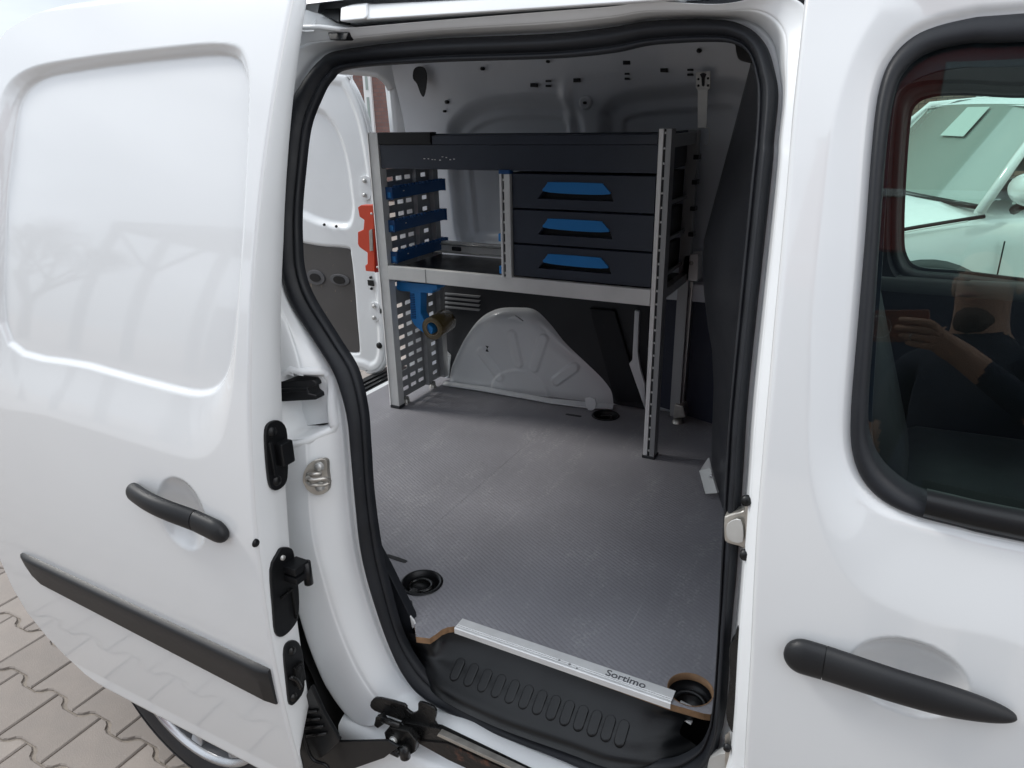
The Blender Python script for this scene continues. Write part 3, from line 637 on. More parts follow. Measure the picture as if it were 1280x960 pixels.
# glass
GPX = [(1281, 83), (1205, 83), (1160, 92), (1130, 108), (1119, 122), (1112, 180), (1106, 260), (1100, 360), (1093, 450), (1088, 540), (1089, 570), (1103, 600), (1125, 622), (1150, 638), (1200, 651), (1281, 668)]
G3 = [S(px, py, .83) for px, py in GPX]; gt, gb = G3[0][2], G3[-1][2]
rg = [(.35, gt), (.52, gt-.02), (.61, gt-.09), (.65, gt-.20), (.67, gb+.13), (.66, gb+.06), (.62, gb+.015), (.5, gb+.003)]
gxz = catmull([tuple(w[[0, 2]]) for w in G3]+[(x, z) for x, z in rg[::-1]], 5, True)
big = inxz+(inxz-inxz.mean(0))*.03
GB = to3(big, GY); GI = to3(gxz, GY)
prism('window_glass', GB, (0, .004, 0), GLASS, fdr, 0)
bb = yoff(GB, .006); bi = yoff(GI, .006)
rings('window_band', [bb, bi, yoff(bi, .012), yoff(to3(gxz+(gxz-gxz.mean(0))*.12, GY), .05)], NAVY, fdr, True, True, False)
handle('door_handle', -.043, .846, .200, .848, .80, fdr, False, .19, .025, .018)
# lower inside of the door and sill under it
rings('door_lining', [np.array([(x, .93, z) for x in (-.06, .92)]) for z in (.3, .98)]+[np.array([(x, .885, 1.0) for x in (-.06, .92)])], TRIM, fdr, False)
# lock catch on the B pillar, latch below, black conduit
bp_ = prism('pillar_catch', catmull([S(905, 650, .85), S(908, 645, .85), S(925, 640, .845), S(933, 641, .845), S(933, 684, .845), S(924, 683, .845), S(909, 679, .85), S(905, 672, .85)], 3, True), (0, .02, 0), STEELD, van, .004)
prism('catch_recess', catmull([S(909, 655, .842), S(926, 650, .838), S(928, 678, .838), S(910, 674, .842)], 3, True), (0, .002, 0), STEEL, bp_, .001)
prism('catch_plate', [S(931, 622, .838), S(938, 620, .838), S(938, 702, .838), S(932, 704, .838), S(929, 690, .838), S(932, 680, .838)], (0, .004, 0), STEELD, bp_, .001)
c = S(933, 626, .832); lathe('bolt', [(.0001, -.004), (.006, -.004), (.007, .004)], c, 'y', BLACK, bp_, 12)
c = S(931, 694, .834); lathe('bolt', [(.0001, -.004), (.006, -.004), (.007, .004)], c, 'y', BLACK, bp_, 12)
prism('cable_boot', catmull([S(921, 786, .84), S(926, 790, .835), S(925, 830, .835), S(922, 880, .835), S(917, 917, .835), S(908, 900, .84), S(908, 880, .84), S(912, 850, .84), S(911, 812, .84), S(917, 800, .84)], 3, True), (0, .02, 0), GREASE, van, .003)
lt = prism('lower_latch', catmull([S(886, 950, .85), S(893, 945, .845), S(905, 942, .84), S(912, 950, .84), S(913, 975, .84), S(885, 975, .85)], 3, True), (0, .015, 0), STEEL, van, .003)
prism('latch_plate', [S(906, 920, .838), S(912, 915, .838), S(914, 975, .838), S(906, 975, .838)], (0, .005, 0), STEELD, lt, .001)
c = S(909, 935, .832); lathe('bolt', [(.0001, -.003), (.005, -.003), (.006, .003)], c, 'y', BLACK, lt, 12)

# ------------------------------------------------------------------ load floor and entry step
FZ = .58
fp = [oZ(px, py, FZ) for px, py in [(520, 796), (537, 798), (546, 792), (552, 787), (560, 784), (568, 783)]]
fr_ = [oZ(px, py, FZ) for px, py in [(838, 880), (880, 892), (888, 893), (893, 888), (900, 866)]]
pts = [tuple(p[:2]) for p in fp]+[tuple(p[:2]) for p in fr_]+[(-.115, 1.10), (-.10, 2.09), (-1.525, 2.09), (-1.525, .92), (-.93, .965), (-.74, .935), (-.69, .885)]
hc = [(oZ(863, 862, FZ)[:2], .0365), (oZ(527, 728.5, FZ)[:2], .041), (oZ(757, 519.5, FZ)[:2], .041)]
fl = bmesh.new()
def fill_plate(outer2, holes, z0, z1):
    """flat plate with round holes, top face triangulated, edges as walls"""
    b = bmesh.new(); es = []
    loops = [outer2]+[[(c[0]+r*math.cos(a), c[1]+r*math.sin(a)) for a in np.linspace(0, 2*math.pi, 36, False)] for c, r in holes]
    tl = []
    for L in loops:
        t = [b.verts.new((x, y, z1)) for x, y in L]; tl.append(t)
        for i in range(len(t)): es.append(b.edges.new((t[i], t[(i+1) % len(t)])))
    bmesh.ops.triangle_fill(b, use_beauty=True, use_dissolve=False, edges=es)
    top = list(b.faces)
    for f in top:
        f.material_index = 0
        if f.normal.z < 0: f.normal_flip()
    for L, t in zip(loops, tl):
        lo = [b.verts.new((x, y, z0)) for x, y in L]
        for i in range(len(t)):
            f = b.faces.new((t[i], t[(i+1) % len(t)], lo[(i+1) % len(t)], lo[i])); f.material_index = 1
    return b
b = fill_plate(pts, hc, FZ-.013, FZ)
me = bpy.data.meshes.new('load_floor'); b.to_mesh(me); b.free(); lf = link('load_floor', me, [FLOOR, PLYE], van, False)
# worn pale edge of the hole near the step: bare plywood chamfer
c, r = hc[0]; lathe('hole_edge', [(r+.0012, .0010), (r-.0005, .0008), (r-.001, -.012)], (c[0], c[1], FZ), 'z', PLYE, lf, 40)
for k, (c, r) in enumerate(hc[1:]):
    lathe('ring_bezel', [(r+.0035, .0008), (r+.001, .003), (r-.003, .003), (r-.006, -.010), (r-.01, -.022), (.0001, -.024)], (c[0], c[1], FZ), 'z', BLACK, lf, 40)
for k, (c, r) in enumerate(hc):
    zb_ = FZ-.022 if k else FZ-.055
    if k == 0:
        lathe('hole_cup', [(r-.0015, -.012), (r-.003, -.024), (r-.009, -.026), (r-.010, -.045), (.0001, -.05)], (c[0], c[1], FZ), 'z', BLACK, lf, 40)
        prism('lock_plate', [(c[0]-.022, c[1]-.022, FZ-.044), (c[0]+.012, c[1]-.030, FZ-.044), (c[0]+.016, c[1]+.002, FZ-.040), (c[0]-.016, c[1]+.008, FZ-.040)], (0, 0, .004), ALUB, lf, .001)
        tube('tie_ring', catmull([(c[0]+.026*math.cos(a), c[1]+.02*math.sin(a), FZ-.03+.006*math.sin(a)) for a in np.linspace(0, 2*math.pi, 16, False)], 2, True), .004, BLACK, lf, 8, closed=True)
    else:
        tube('tie_ring', catmull([(c[0]-.006+.026*math.cos(a), c[1]+.004+.019*math.sin(a), FZ-.012+.004*math.sin(a+1)) for a in np.linspace(0, 2*math.pi, 14, False)], 2, True), .0042, GREASE, lf, 8, closed=True)
        box('ring_block', c[0]-.016, c[0]+.006, c[1]-.026, c[1]-.010, FZ-.024, FZ-.008, GREASE, lf, .003)
        lathe('screw', [(.0001, .002), (.006, .002), (.007, 0)], (c[0]+.02, c[1]-.012, FZ-.020), 'z', STEELD, lf, 12)
for q0, q1 in (((485, 695), (506, 702)), ((709, 518), (725, 520.5))):
    a = oZ(*q0, FZ); c = oZ(*q1, FZ); n = (c-a)/np.linalg.norm(c-a); w = np.array([-n[1], n[0], 0])*.005
    prism('slot', catmull([a-w, c-w, c+n*.004, c+w, a+w, a-n*.004], 2, True), (0, 0, .0012), BLACK, lf, 0)
# joint between the two floor boards
a = oZ(503, 688, FZ); c = oZ(700, 517, FZ)
prism('board_joint', [(-.853, .93, FZ), (-.8515, .93, FZ), (-.8515, 2.08, FZ), (-.853, 2.08, FZ)], (0, 0, .0003), FLOOR, lf, 0)
# aluminium strip with lettering
A0 = oZ(568, 783, FZ+.003); A1 = oZ(838, 880, FZ+.003); th_ = math.atan2(A1[1]-A0[1], A1[0]-A0[0])
ys = (A0[1]+A1[1])/2
profA = [(.002, -.009), (.0005, -.009), (.0005, .002), (.002, .0035), (.006, .0035), (.0065, .0030), (.0075, .0030), (.008, .0035), (.010, .0035), (.0105, .0029), (.0115, .0029), (.012, .0035), (.030, .0035), (.032, .002), (.032, .0002)]
R = [np.array([(x, ys+a-.002, FZ+b_) for x in (A0[0]+.002, A1[0])]) for a, b_ in profA]
es_ = rings('edge_strip', R, ALUB, lf, False, True, False)
ct = oZ(780, 853, FZ+.004); Mt = Matrix.Rotation(0, 3, 'Z')
text('lettering', 'Sortimo', (ct[0], ys+.0165, FZ+.0036), .0215, .0003, Mt@Matrix.Diagonal((1.0, .95, 1)), mat('grey_print', (.09, .09, .10), .5), lf, True)
for (px, py, s) in ((699, 825, .0018), (712, 830, .0022), (721, 835, .0016)):
    q = oZ(px, py, FZ+.004); lathe('scratch_mark', [(.0001, .0003), (s, .0003), (s*1.2, 0)], (q[0], min(max(q[1], ys+.003), ys+.024), FZ+.0036), 'z', mat('scratch_grey', (.2, .2, .2), .6) if 'scratch_grey' not in bpy.data.materials else bpy.data.materials['scratch_grey'], lf, 7)
# step: moulded black well
def row(pxs, z): return catmull([oZ(px, py, z) for px, py in pxs], 8)
r0 = row([(508, 790), (532, 795), (560, 789), (640, 808), (740, 846), (822, 878), (858, 890), (885, 897)], FZ-.014)
r1 = row([(512, 800), (535, 808), (560, 802), (638, 828), (735, 863), (800, 888), (832, 893), (858, 897)], FZ-.035)
r2 = row([(515, 805), (537, 820), (562, 826), (636, 858), (728, 892), (785, 913), (818, 918), (848, 915)], FZ-.058)
r2b = row([(516, 807), (538, 825), (562, 834), (634, 866), (725, 900), (782, 921), (820, 925), (852, 920)], FZ-.061)
r3 = row([(514, 808), (538, 838), (562, 858), (628, 888), (718, 922), (776, 941), (822, 942), (866, 928)], FZ-.078)
r4 = row([(512, 806), (534, 842), (558, 866), (624, 898), (714, 930), (772, 950), (826, 952), (874, 936)], FZ-.082)
r5 = row([(510, 806), (528, 848), (553, 875), (618, 908), (708, 941), (768, 962), (830, 966), (884, 945)], FZ-.115)
R = [r0, r0*.5+r1*.5, r1, r1*.5+r2*.5, r2, r2b, r2b*.5+r3*.5, r3, r4, r4*.5+r5*.5, r5]
o = rings('entry_step', R, BLACK, van, False, True); s_ = o.modifiers.new('s', 'SUBSURF'); s_.levels = 1; s_.render_levels = 1
# raised grip pads on the tread
for k in range(13):
    t = k/12; px = 574+(779-574)*t; py = 832+(911-832)*t+1.5*math.sin(math.pi*t)
    c = oZ(px, py+1, FZ-.0585); w = .0095; hgt = .020
    pp = [(c[0]+w*math.cos(a)*(1), c[1]-.006+(.009*math.sin(a)+(.010 if math.sin(a) > 0 else -.010)), c[2]) for a in np.linspace(0, 2*math.pi, 20, False)]
    prism('grip_pad', [(p[0], p[1], c[2]-.004+(p[1]-c[1])*.55) for p in pp], (0, -.001, .0085), BLACK, o, .0025)
# black trim wedge inside the lower rear corner of the opening
prism('corner_trim', [S(466, 680, .90), S(483, 712, .90), S(513, 772, .90), S(517, 798, .90), S(505, 795, .90), S(480, 755, .90), S(464, 705, .90)], (0, .02, 0), RUBBER, van, .003)
prism('trim_clip', [S(512, 770, .898), S(517, 776, .898), S(520, 783, .898), S(515, 786, .898)], (0, .004, 0), ALUB, van, .001)
# pillar foot panel under the floor side
box('rear_sill_inner', -1.52, -.72, .90, .925, .44, .60, TRIM, van, .004)
# near side inner lining (C pillar inner, seen from other views)
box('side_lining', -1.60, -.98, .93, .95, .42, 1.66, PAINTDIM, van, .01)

# ------------------------------------------------------------------ far inner wall with pressed panels
def q2(L, y=2.08): return [tuple(oY(px, py, y)[[0, 2]]) for px, py in L]
B1 = catmull(q2([(561, 250), (555, 172), (574, 140), (620, 122), (690, 121), (716, 134), (728, 165), (728, 290), (705, 322), (600, 318), (570, 306)]), 5, True)
B2 = catmull(q2([(746, 165), (755, 132), (780, 115), (845, 107), (935, 106), (960, 200), (950, 330), (760, 345), (746, 320)]), 5, True)
nx, nz = 240, 200
xs = np.linspace(-1.50, -.05, nx); zs = np.linspace(.50, 1.74, nz); Xg, Zg = np.meshgrid(xs, zs)
d1 = sdf(B1, Xg, Zg); d2 = sdf(B2, Xg, Zg)
Yg = 2.105-.07*sst((Zg-1.33)/.42)+.030*sst((-d1+.008)/.045)+.030*sst((-d2+.008)/.045)
Yg += .010*sst((-d1-.055)/.012)*1+.010*sst((-d2-.06)/.012)
Yg -= .016*sst(1-np.abs(Xg+.905)/.03)*sst((1.6-Zg)/.1)*sst((Zg-1.0)/.2)
Yg += .008*np.sin(Xg*9+Zg*3)*sst((Zg-1.5)/.1)
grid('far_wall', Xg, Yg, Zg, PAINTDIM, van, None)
def hole(px, py, w, h):
    c = oY(px, py, 2.03); s = 2.03/F*1.0
    q = oY(px, py, 2.04)
    yy = float(2.105-.07*sst(np.array((q[2]-1.33)/.42)))-.001
    pts_ = catmull([oY(px-w/2, py-h/2, yy), oY(px+w/2, py-h/2, yy), oY(px+w/2, py+h/2, yy), oY(px-w/2, py+h/2, yy)], 1, True)
    prism('fixing_hole', pts_, (0, -.010, 0), BLACK, van, .001)
for q in ((668.5, 106.5, 8, 5), (686.5, 101.5, 6, 2.6), (686.5, 107.5, 6, 2.8), (722, 100.5, 8, 5), (784.5, 78.5, 9, 5), (785, 92.5, 6, 2.6), (785, 98.5, 6, 2.8), (831, 88, 9, 5), (863.5, 87.5, 7, 2.6), (863.5, 93.5, 7, 2.8)): hole(*q)
for (px, py, r) in ((604.5, 86, 2.2), (560, 127.5, 2.4), (557, 139, 1.6), (686, 77, 1.7), (732, 128.5, 1.7), (874.5, 63.5, 2.4)):
    q = oY(px, py, 2.05); yy = float(2.105-.07*sst(np.array((q[2]-1.33)/.42))); lathe('round_hole', [(.0001, -.012), (r*.0023, -.012), (r*.0024, 0)], oY(px, py, yy), 'y', BLACK, van, 14)
q = oY(732, 128.5, 2.06); lathe('ring_boss', [(.012, -.009), (.017, -.010), (.020, .004)], q, 'y', PAINTDIM, van, 20)
prism('pillar_opening', catmull([oY(518, 87, 2.025), oY(524, 83, 2.025), (oY(531, 85, 2.025)), oY(534, 95, 2.025), oY(533, 110, 2.025), oY(530, 121, 2.025), oY(526, 116, 2.025), oY(522, 105, 2.025), oY(517, 98, 2.025)], 3, True), (0, -.004, 0), BLACK, van, .0005)
# rear frame of the cargo bay with the door opening
zo = [(1.02, .52), (1.02, 1.45), (1.06, 1.55), (1.14, 1.585), (1.6, 1.60), (1.95, 1.60), (2.02, 1.592), (2.062, 1.56), (2.075, 1.50), (2.075, .9), (2.06, .52)]
zo = [(2.115 if False else y, z) for y, z in zo]
oo = [(.90, .40), (.90, 1.5), (.96, 1.62), (1.1, 1.69), (1.6, 1.74), (2.0, 1.735), (2.1, 1.70), (2.16, 1.62), (2.18, 1.50), (2.2, .9), (2.2, .40)]
zi = catmull(zo, 5); oi_ = catmull(oo, 5)
def X3(L, x): return np.array([(x, y, z) for y, z in L])
zq = zi.copy(); zq[:, 0] += .018; zr = zi.copy(); zr[:, 0] += .10*(zi[:, 0] > 1.9); zr[:, 1] += .03*(zi[:, 1] > 1.5)
rings('rear_frame', [X3(oi_, -1.45), X3(zq*.35+oi_*.65, -1.48), X3(zq*.85+oi_*.15, -1.535), X3(zq, -1.55), X3(zr, -1.60), X3(zr*.8+oi_*.2, -1.625), X3(oi_, -1.63)], PAINTIN, van, False)
R = [np.array([(x, y, z) for y in (.95, 2.15)]) for x, z in ((-1.50, .578), (-1.56, .572), (-1.575, .54), (-1.585, .50), (-1.59, .2))]
rings('rear_sill', R, PAINTIN, van, False, False, False)
# ribbed bumper step behind the sill
bs = box('bumper_step', -1.76, -1.592, .9, 2.25, .40, .525, BLACK, van, .02, 3)
boxes('bumper_ribs', [(-1.72+i*.028, -1.708+i*.028, 1.0, 2.15, .52, .531) for i in range(5)], BLACK, bs, .002)
# floor side lining trims on the far wall
def wallprism(name, pxs, y, d, mm, n=1, bw=.004): return prism(name, catmull([oY(px, py, y) for px, py in pxs], n, True) if n > 1 else [oY(px, py, y) for px, py in pxs], (0, d, 0), mm, van, bw)
wallprism('lower_trim', [(548, 352), (812, 378), (806, 512), (560, 470), (556, 440)], 2.075, .02, TRIM)
wallprism('trim_rib', [(735, 385), (768, 388), (803, 505), (768, 503)], 2.06, .02, RUBBER, 1, .008)
for k in range(4): wallprism('louvre_slot', [(556, 366+k*5.5), (600, 370+k*5.5), (598, 372.5+k*5.5), (556, 368.5+k*5.5)], 2.07, .01, PERF, 1, .001)
wallprism('grey_strut', [(793, 388), (799, 389), (797, 440), (800, 460), (806, 480), (806, 512), (786, 455), (790, 450)], 2.04, .012, PAINTIN, 1, .003)
wallprism('side_panel', [(812, 372), (905, 380), (905, 535), (812, 505)], 2.055, .02, NAVY)
wallprism('wall_ledge', [(812, 352), (905, 357), (905, 381), (812, 373)], 2.04, .04, PAINTDIM, 1, .006)
wallprism('corner_panel', [(556, 440), (561, 445), (558, 482), (552, 480), (550, 455)], 2.06, .02, PAINTIN, 1, .003)
# wheel arch, a pressed white dome
WA = catmull([oY(px, py, 2.03)[[0, 2]] for px, py in [(553, 500), (556, 475), (560, 455), (574, 425), (592, 401), (614, 389), (640, 387), (662, 390), (682, 408), (702, 432), (728, 455), (755, 478), (768, 495), (772, 520)]], 6)
WAp = np.concatenate([WA, [[WA[-1][0], .5], [WA[0][0], .5]]])
xs = np.linspace(-1.45, -.68, 200); zs = np.linspace(.56, .90, 120); Xg, Zg = np.meshgrid(xs, zs); dd = sdf(WAp, Xg, Zg)
hgt = np.interp(Xg, [-1.4, -.72], [.088, .022])*np.sqrt(np.clip(1-(1-np.clip(-dd/.055, 0, 1))**2, 0, 1))
Yg = 2.095-hgt
def capsule(a, c, r): 
    a = oY(*a, 1.97)[[0, 2]]; c = oY(*c, 1.97)[[0, 2]]; d = c-a; t = np.clip(((Xg-a[0])*d[0]+(Zg-a[1])*d[1])/d.dot(d), 0, 1)
    return np.hypot(Xg-a[0]-t*d[0], Zg-a[1]-t*d[1])-r
for a, c, r in (((666, 432), (655, 468), .016), ((704, 470), (682, 486), .016), ((628, 425), (636, 462), .015), ((592, 446), (614, 478), .016)):
    Yg -= .006*sst((.003-capsule(a, c, r))/.006)
cc = oY(638, 500, 1.97); rr_ = np.hypot((Xg-cc[0])/1.25, Zg-cc[2]); Yg -= .005*sst((.088-rr_)/.007)

grid('wheel_arch', Xg, Yg, Zg, PAINTIN, van, dd < .004)
prism('arch_flange', [oZ(px, py, FZ+.004) for px, py in [(556, 478), (600, 484), (690, 500), (767, 507), (766, 512), (735, 511), (690, 505), (600, 489), (553, 482)]], (0, 0, .006), PAINTIN, van, .002)
prism('arch_clip', catmull([oY(732, 497, 1.985), oY(745, 498, 1.985), oY(745, 510, 1.985), oY(736, 512, 1.985)], 2, True), (0, -.008, 0), PAINTIN, van, .003)
prism('arch_sticker', [oY(607, 432, 1.974), oY(611, 433, 1.974), oY(609, 436, 1.974), oY(611, 440, 1.974), oY(607, 439, 1.974), oY(609, 435, 1.974)], (0, -.001, 0), BLACK, van, 0)
tri = prism('arch_weld_mark', [oY(635, 397, 1.995), oY(645, 394, 1.995), oY(655, 401, 1.995), oY(641, 397.5, 1.995)], (0, -.008, 0), PAINT, van, .0005)
# vertical load stay against the far wall
sy = 2.035
tube_box = lambda n_, px0, py0, px1, py1, w, mm, y=sy, d=.02: prism(n_, [oY(px0-w, py0, y), oY(px0+w, py0, y), oY(px1+w, py1, y), oY(px1-w, py1, y)], (0, d, 0), mm, stay, .002)
stay = empty('wall_stay', (-.5, sy, FZ), 'steel post with a grey box at mid height, beside the right end of the shelving', 'support post')
tube_box('post', 861, 352, 848, 512, 5.5, STEEL, sy, .025)
tube_box('post_groove', 861.5, 360, 848.5, 506, 2.0, PERF, sy-.002, .003)
prism('clamp_box', [oY(855, 319, sy-.02), oY(873, 317, sy-.02), oY(872, 352, sy-.02), oY(852, 350, sy-.02), oY(853, 328, sy-.02)], (0, .05, 0), ALU, stay, .003)
c = oY(864, 329, sy-.022); lathe('screw', [(.0001, -.003), (.005, -.003), (.006, .002)], c, 'y', STEELD, stay, 12)
tube_box('clamp_neck', 858, 352, 857, 372, 4, BLACK, sy-.006, .02)
prism('foot', [oY(843, 505, sy-.03), oY(854, 508, sy-.03), oY(857, 522, sy-.03), oY(841, 524, sy-.03)], (0, .05, 0), STEELD, stay, .004)
c = oZ(847, 528, FZ); lathe('foot_pad', [(.0001, .012), (.014, .012), (.018, 0)], c, 'z', STEELD, stay, 18)
strap = empty('wall_strap', (-.5, 2.0, 1.45), 'steel fixing strap screwed to the upper far wall above the shelving', 'bracket')
prism('plate', [oY(870, 90, 2.02), oY(888, 89, 2.02), oY(888, 110, 2.02), oY(885, 113, 2.02), oY(872, 113, 2.02), oY(870, 110, 2.02)], (0, .004, 0), STEEL, strap, .001)
prism('strap_band', [oY(872, 111, 2.018), oY(885, 111, 2.018), oY(883, 160, 2.018), oY(872, 160, 2.018)], (0, .003, 0), STEEL, strap, .001)
for q, r in (((873, 99), 1.2), ((885, 98), 1.2), ((873, 107), 1.3), ((885, 107), 1.3)):
    lathe('hole', [(.0001, -.002), (r*.0024, -.002), (r*.0025, 0)], oY(*q, 2.02), 'y', BLACK, strap, 10)
prism('keyhole', catmull([oY(875, 93, 2.018), oY(879, 91, 2.018), oY(883, 93, 2.018), oY(881, 97, 2.018), oY(880.5, 107, 2.018), oY(877.5, 107, 2.018), oY(877, 97, 2.018)], 2, True), (0, -.002, 0), BLACK, strap, 0)
# roof grab at the top right corner
prism('roof_grab', catmull([oY(919, 58, 1.3), oY(921, 70, 1.3), oY(926, 76, 1.3), oY(944, 77, 1.3), oY(944, 50, 1.3), oY(919, 50, 1.3)], 2, True), (0, .05, 0), BLACK, van, .006)
# ------------------------------------------------------------------ padded bulkhead behind the cab
sil = [(30, 945), (60, 941), (77, 939), (150, 920), (225, 900), (258, 891), (300, 880), (340, 878), (367, 880), (410, 885), (437, 890), (480, 892), (540, 890), (590, 889), (620, 895), (660, 899)]
R = []
for py in np.linspace(40, 640, 70):
    px = np.interp(py, [s[0] for s in sil], [s[1] for s in sil]); q = oY(px, py, 1.75)
    z = max(q[2], .575); xs_ = oY(px, py, 1.75)[0]
    rowp = []
    for t in np.linspace(0, 1, 46):
        yn = max(.955, .86+float(P(z))+.10); y = yn+(1.75-yn)*t
        x = -.085+(xs_+.085)*(t**1.15)
        fold = .012*math.sin(t*9+z*2.0)*math.sin(math.pi*t)+.026*math.exp(-((t-.30-.16*(1.3-z))/.06)**2)*min(1, max(0, (1.42-z)/.3))*1.6
        x += fold*(.6); rowp.append((x, y, z))
    for t in np.linspace(.1, 1, 10):
        y = 1.75+.36*t; rowp.append((xs_+.03*t-.05*t*t+.10*t, y, z))
    R.append(np.array(rowp))
bk = rings('bulkhead', R, VINYL, van, False, False)
prism('floor_bracket', [oY(874, 588, 1.62), oY(885, 572, 1.66), oY(888, 585, 1.64), oY(897, 616, 1.60), oY(882, 617, 1.60)], (.003, .004, 0), ALU, van, .001)
prism('bracket_fold', [oY(874, 588, 1.618), oY(888, 584, 1.618), oY(897, 616, 1.598), oY(882, 617, 1.598)], (0, -.002, 0), STEEL, van, .0005)
c = oY(889, 595, 1.606); lathe('bracket_hole', [(.002, -.004), (.0045, -.004), (.005, 0)], c, 'y', ALUB, van, 12)
# ------------------------------------------------------------------ shelving unit
SY = 1.745
shf = empty('shelving_unit', (-.93, 1.92, FZ), 'navy and aluminium van shelving unit with perforated side, standing on the cargo floor against the far wall', 'shelving')
shf['label'] = 'navy and aluminium shelving unit with perforated side standing on the cargo floor'
BK = 2.035
def upright(x0, x1, z0, z1, y=SY, parent=shf, slots=True, side=1, nm='upright'):
    w = x1-x0
    # channel profile: front flange, side webs
    o = prism(nm, [(x0, y, z0), (x1, y, z0), (x1, y+.030, z0), (x1-.003, y+.030, z0), (x1-.003, y+.003, z0), (x0+.003, y+.003, z0), (x0+.003, y+.030, z0), (x0, y+.030, z0)], (0, 0, z1-z0), ALU, parent, .0008)
    return o
ul = upright(-1.381, -1.349, .583, 1.437)
prism('upright_edge', [(-1.385, SY-.001, .583), (-1.3805, SY-.003, .583), (-1.3805, SY+.01, .583), (-1.385, SY+.01, .583)], (0, 0, .853), ALUB, ul, .0005)
box('upright_foot', -1.383, -1.347, SY-.003, SY+.032, FZ, .590, TRIM, ul, .001)
# right upright: pale flange left, slotted groove, darker channel right
ur = prism('upright', [(-.522, SY, .583), (-.5105, SY, .583), (-.5105, SY+.03, .583), (-.522, SY+.03, .583)], (0, 0, .857), ALUB, shf, .001)
prism('slot_channel', [(-.5105, SY+.006, .583), (-.504, SY+.006, .583), (-.504, SY+.03, .583), (-.5105, SY+.03, .583)], (0, 0, .857), TRIM, ur, 0)
boxes('channel_rungs', [(-.5105, -.504, SY+.002, SY+.006, z, z+.005) for z in np.arange(.60, 1.43, .0345)], ALU, ur, 0)
prism('channel_web', [(-.504, SY-.001, .583), (-.4905, SY-.001, .583), (-.4905, SY+.034, .583), (-.504, SY+.034, .583)], (0, 0, .857), PERF, ur, .001)
box('upright_foot', -.524, -.488, SY-.003, SY+.036, FZ, .588, TRIM, ur, .001)
# rear uprights
for x0, x1 in ((-1.375, -1.345), (-.525, -.495)):
    o = box('rear_upright', x0, x1, BK-.02, BK+.008, .60, 1.43, PERF, shf, .001)
# perforated left side: plate with real slots, split into a front and a rear sheet
def perf(name, y0, y1, z0, z1, cols, rows, sw, shh, x, t=.0015, extra=()):
    """vertical plate in the y-z plane; cols = slot start offsets, rows = slot z starts"""
    ys_ = sorted(set([y0, y1]+[c for a in cols for c in (a[0], a[1])])); zs_ = sorted(set([z0, z1]+[r for a in rows for r in (a, a+shh)]))
    b = bmesh.new(); L = []
    for i in range(len(ys_)-1):
        for j in range(len(zs_)-1):
            ym, zm = (ys_[i]+ys_[i+1])/2, (zs_[j]+zs_[j+1])/2
            if any(a[0] < ym < a[1] for a in cols) and any(r < zm < r+shh for r in rows): continue
            box_into(b, x, x+t, ys_[i], ys_[i+1], zs_[j], zs_[j+1])
    bmesh.ops.remove_doubles(b, verts=b.verts, dist=1e-5)
    # drop inner walls shared by two cells
    seen = {}
    for f in b.faces:
        k = tuple(sorted(v.index for v in f.verts)); seen.setdefault(k, []).append(f)
    b.verts.index_update()
    dup = [f for fs in seen.values() if len(fs) > 1 for f in fs]
    bmesh.ops.delete(b, geom=dup, context='FACES_ONLY')
    bmesh.ops.recalc_face_normals(b, faces=b.faces)
    return bmobj(name, b, PERF, shf, False)
rowz = [.622+.0355*k for k in range(23) if k != 9]
c1 = [(1.783, 1.787), (1.797, 1.827), (1.842, 1.872), (1.887, 1.917)]
perf('perforated_sheet', 1.776, 1.945, .60, 1.36, c1, rowz, 0, .0125, -1.368)
perf('hole_strip', 1.945, 1.952, .60, 1.36, [(1.946, 1.951)], [.61+.0175*k for k in range(42)], 0, .006, -1.366)
perf('perforated_sheet', 1.952, 2.02, .60, 1.36, [(1.972, 1.998)], rowz, 0, .0125, -1.366)
perf('hole_strip', 2.02, 2.030, .60, 1.36, [(2.022, 2.028)], [.61+.0175*k for k in range(42)], 0, .006, -1.362)
box('sheet_post', -1.372, -1.350, 1.925, 1.943, .60, 1.36, PERF, shf, .001)
for y in (1.80, 1.96): lathe('foot', [(.0001, .02), (.010, .02), (.013, 0)], (-1.36, y, FZ), 'z', STEELD, shf, 14)
# top tray
tray = box('top_tray', -1.347, -.523, SY+.004, SY+.016, 1.338, 1.404, CABB, shf, .002)
box('tray_rim', -1.347, -1.165, SY-.003, SY+.02, 1.404, 1.437, BLACK, tray, .003)
box('tray_rim', -1.165, -.523, SY+.001, SY+.02, 1.404, 1.428, CABB, tray, .003)
box('tray_floor', -1.345, -.525, SY+.016, BK, 1.338, 1.346, CABB, tray, 0)
box('tray_back', -1.345, -.525, BK-.01, BK, 1.346, 1.425, CABB, tray, .001)
for a_ in ((-1.347, -1.337), (-.533, -.523)): box('tray_side', *a_, SY+.016, BK, 1.346, 1.43, CABB, tray, .001)
rr = random.Random(11)
for k in range(9):
    px = 531+k*4.6+rr.uniform(-1, 1); q = oY(px, 198+rr.uniform(-2, 2.5), SY+.0035)
    box('chip', q[0]-.002-rr.random()*.002, q[0]+.002, SY+.0028, SY+.0045, q[2]-.0008, q[2]+.0008+rr.random()*.0015, ALU, tray, 0)
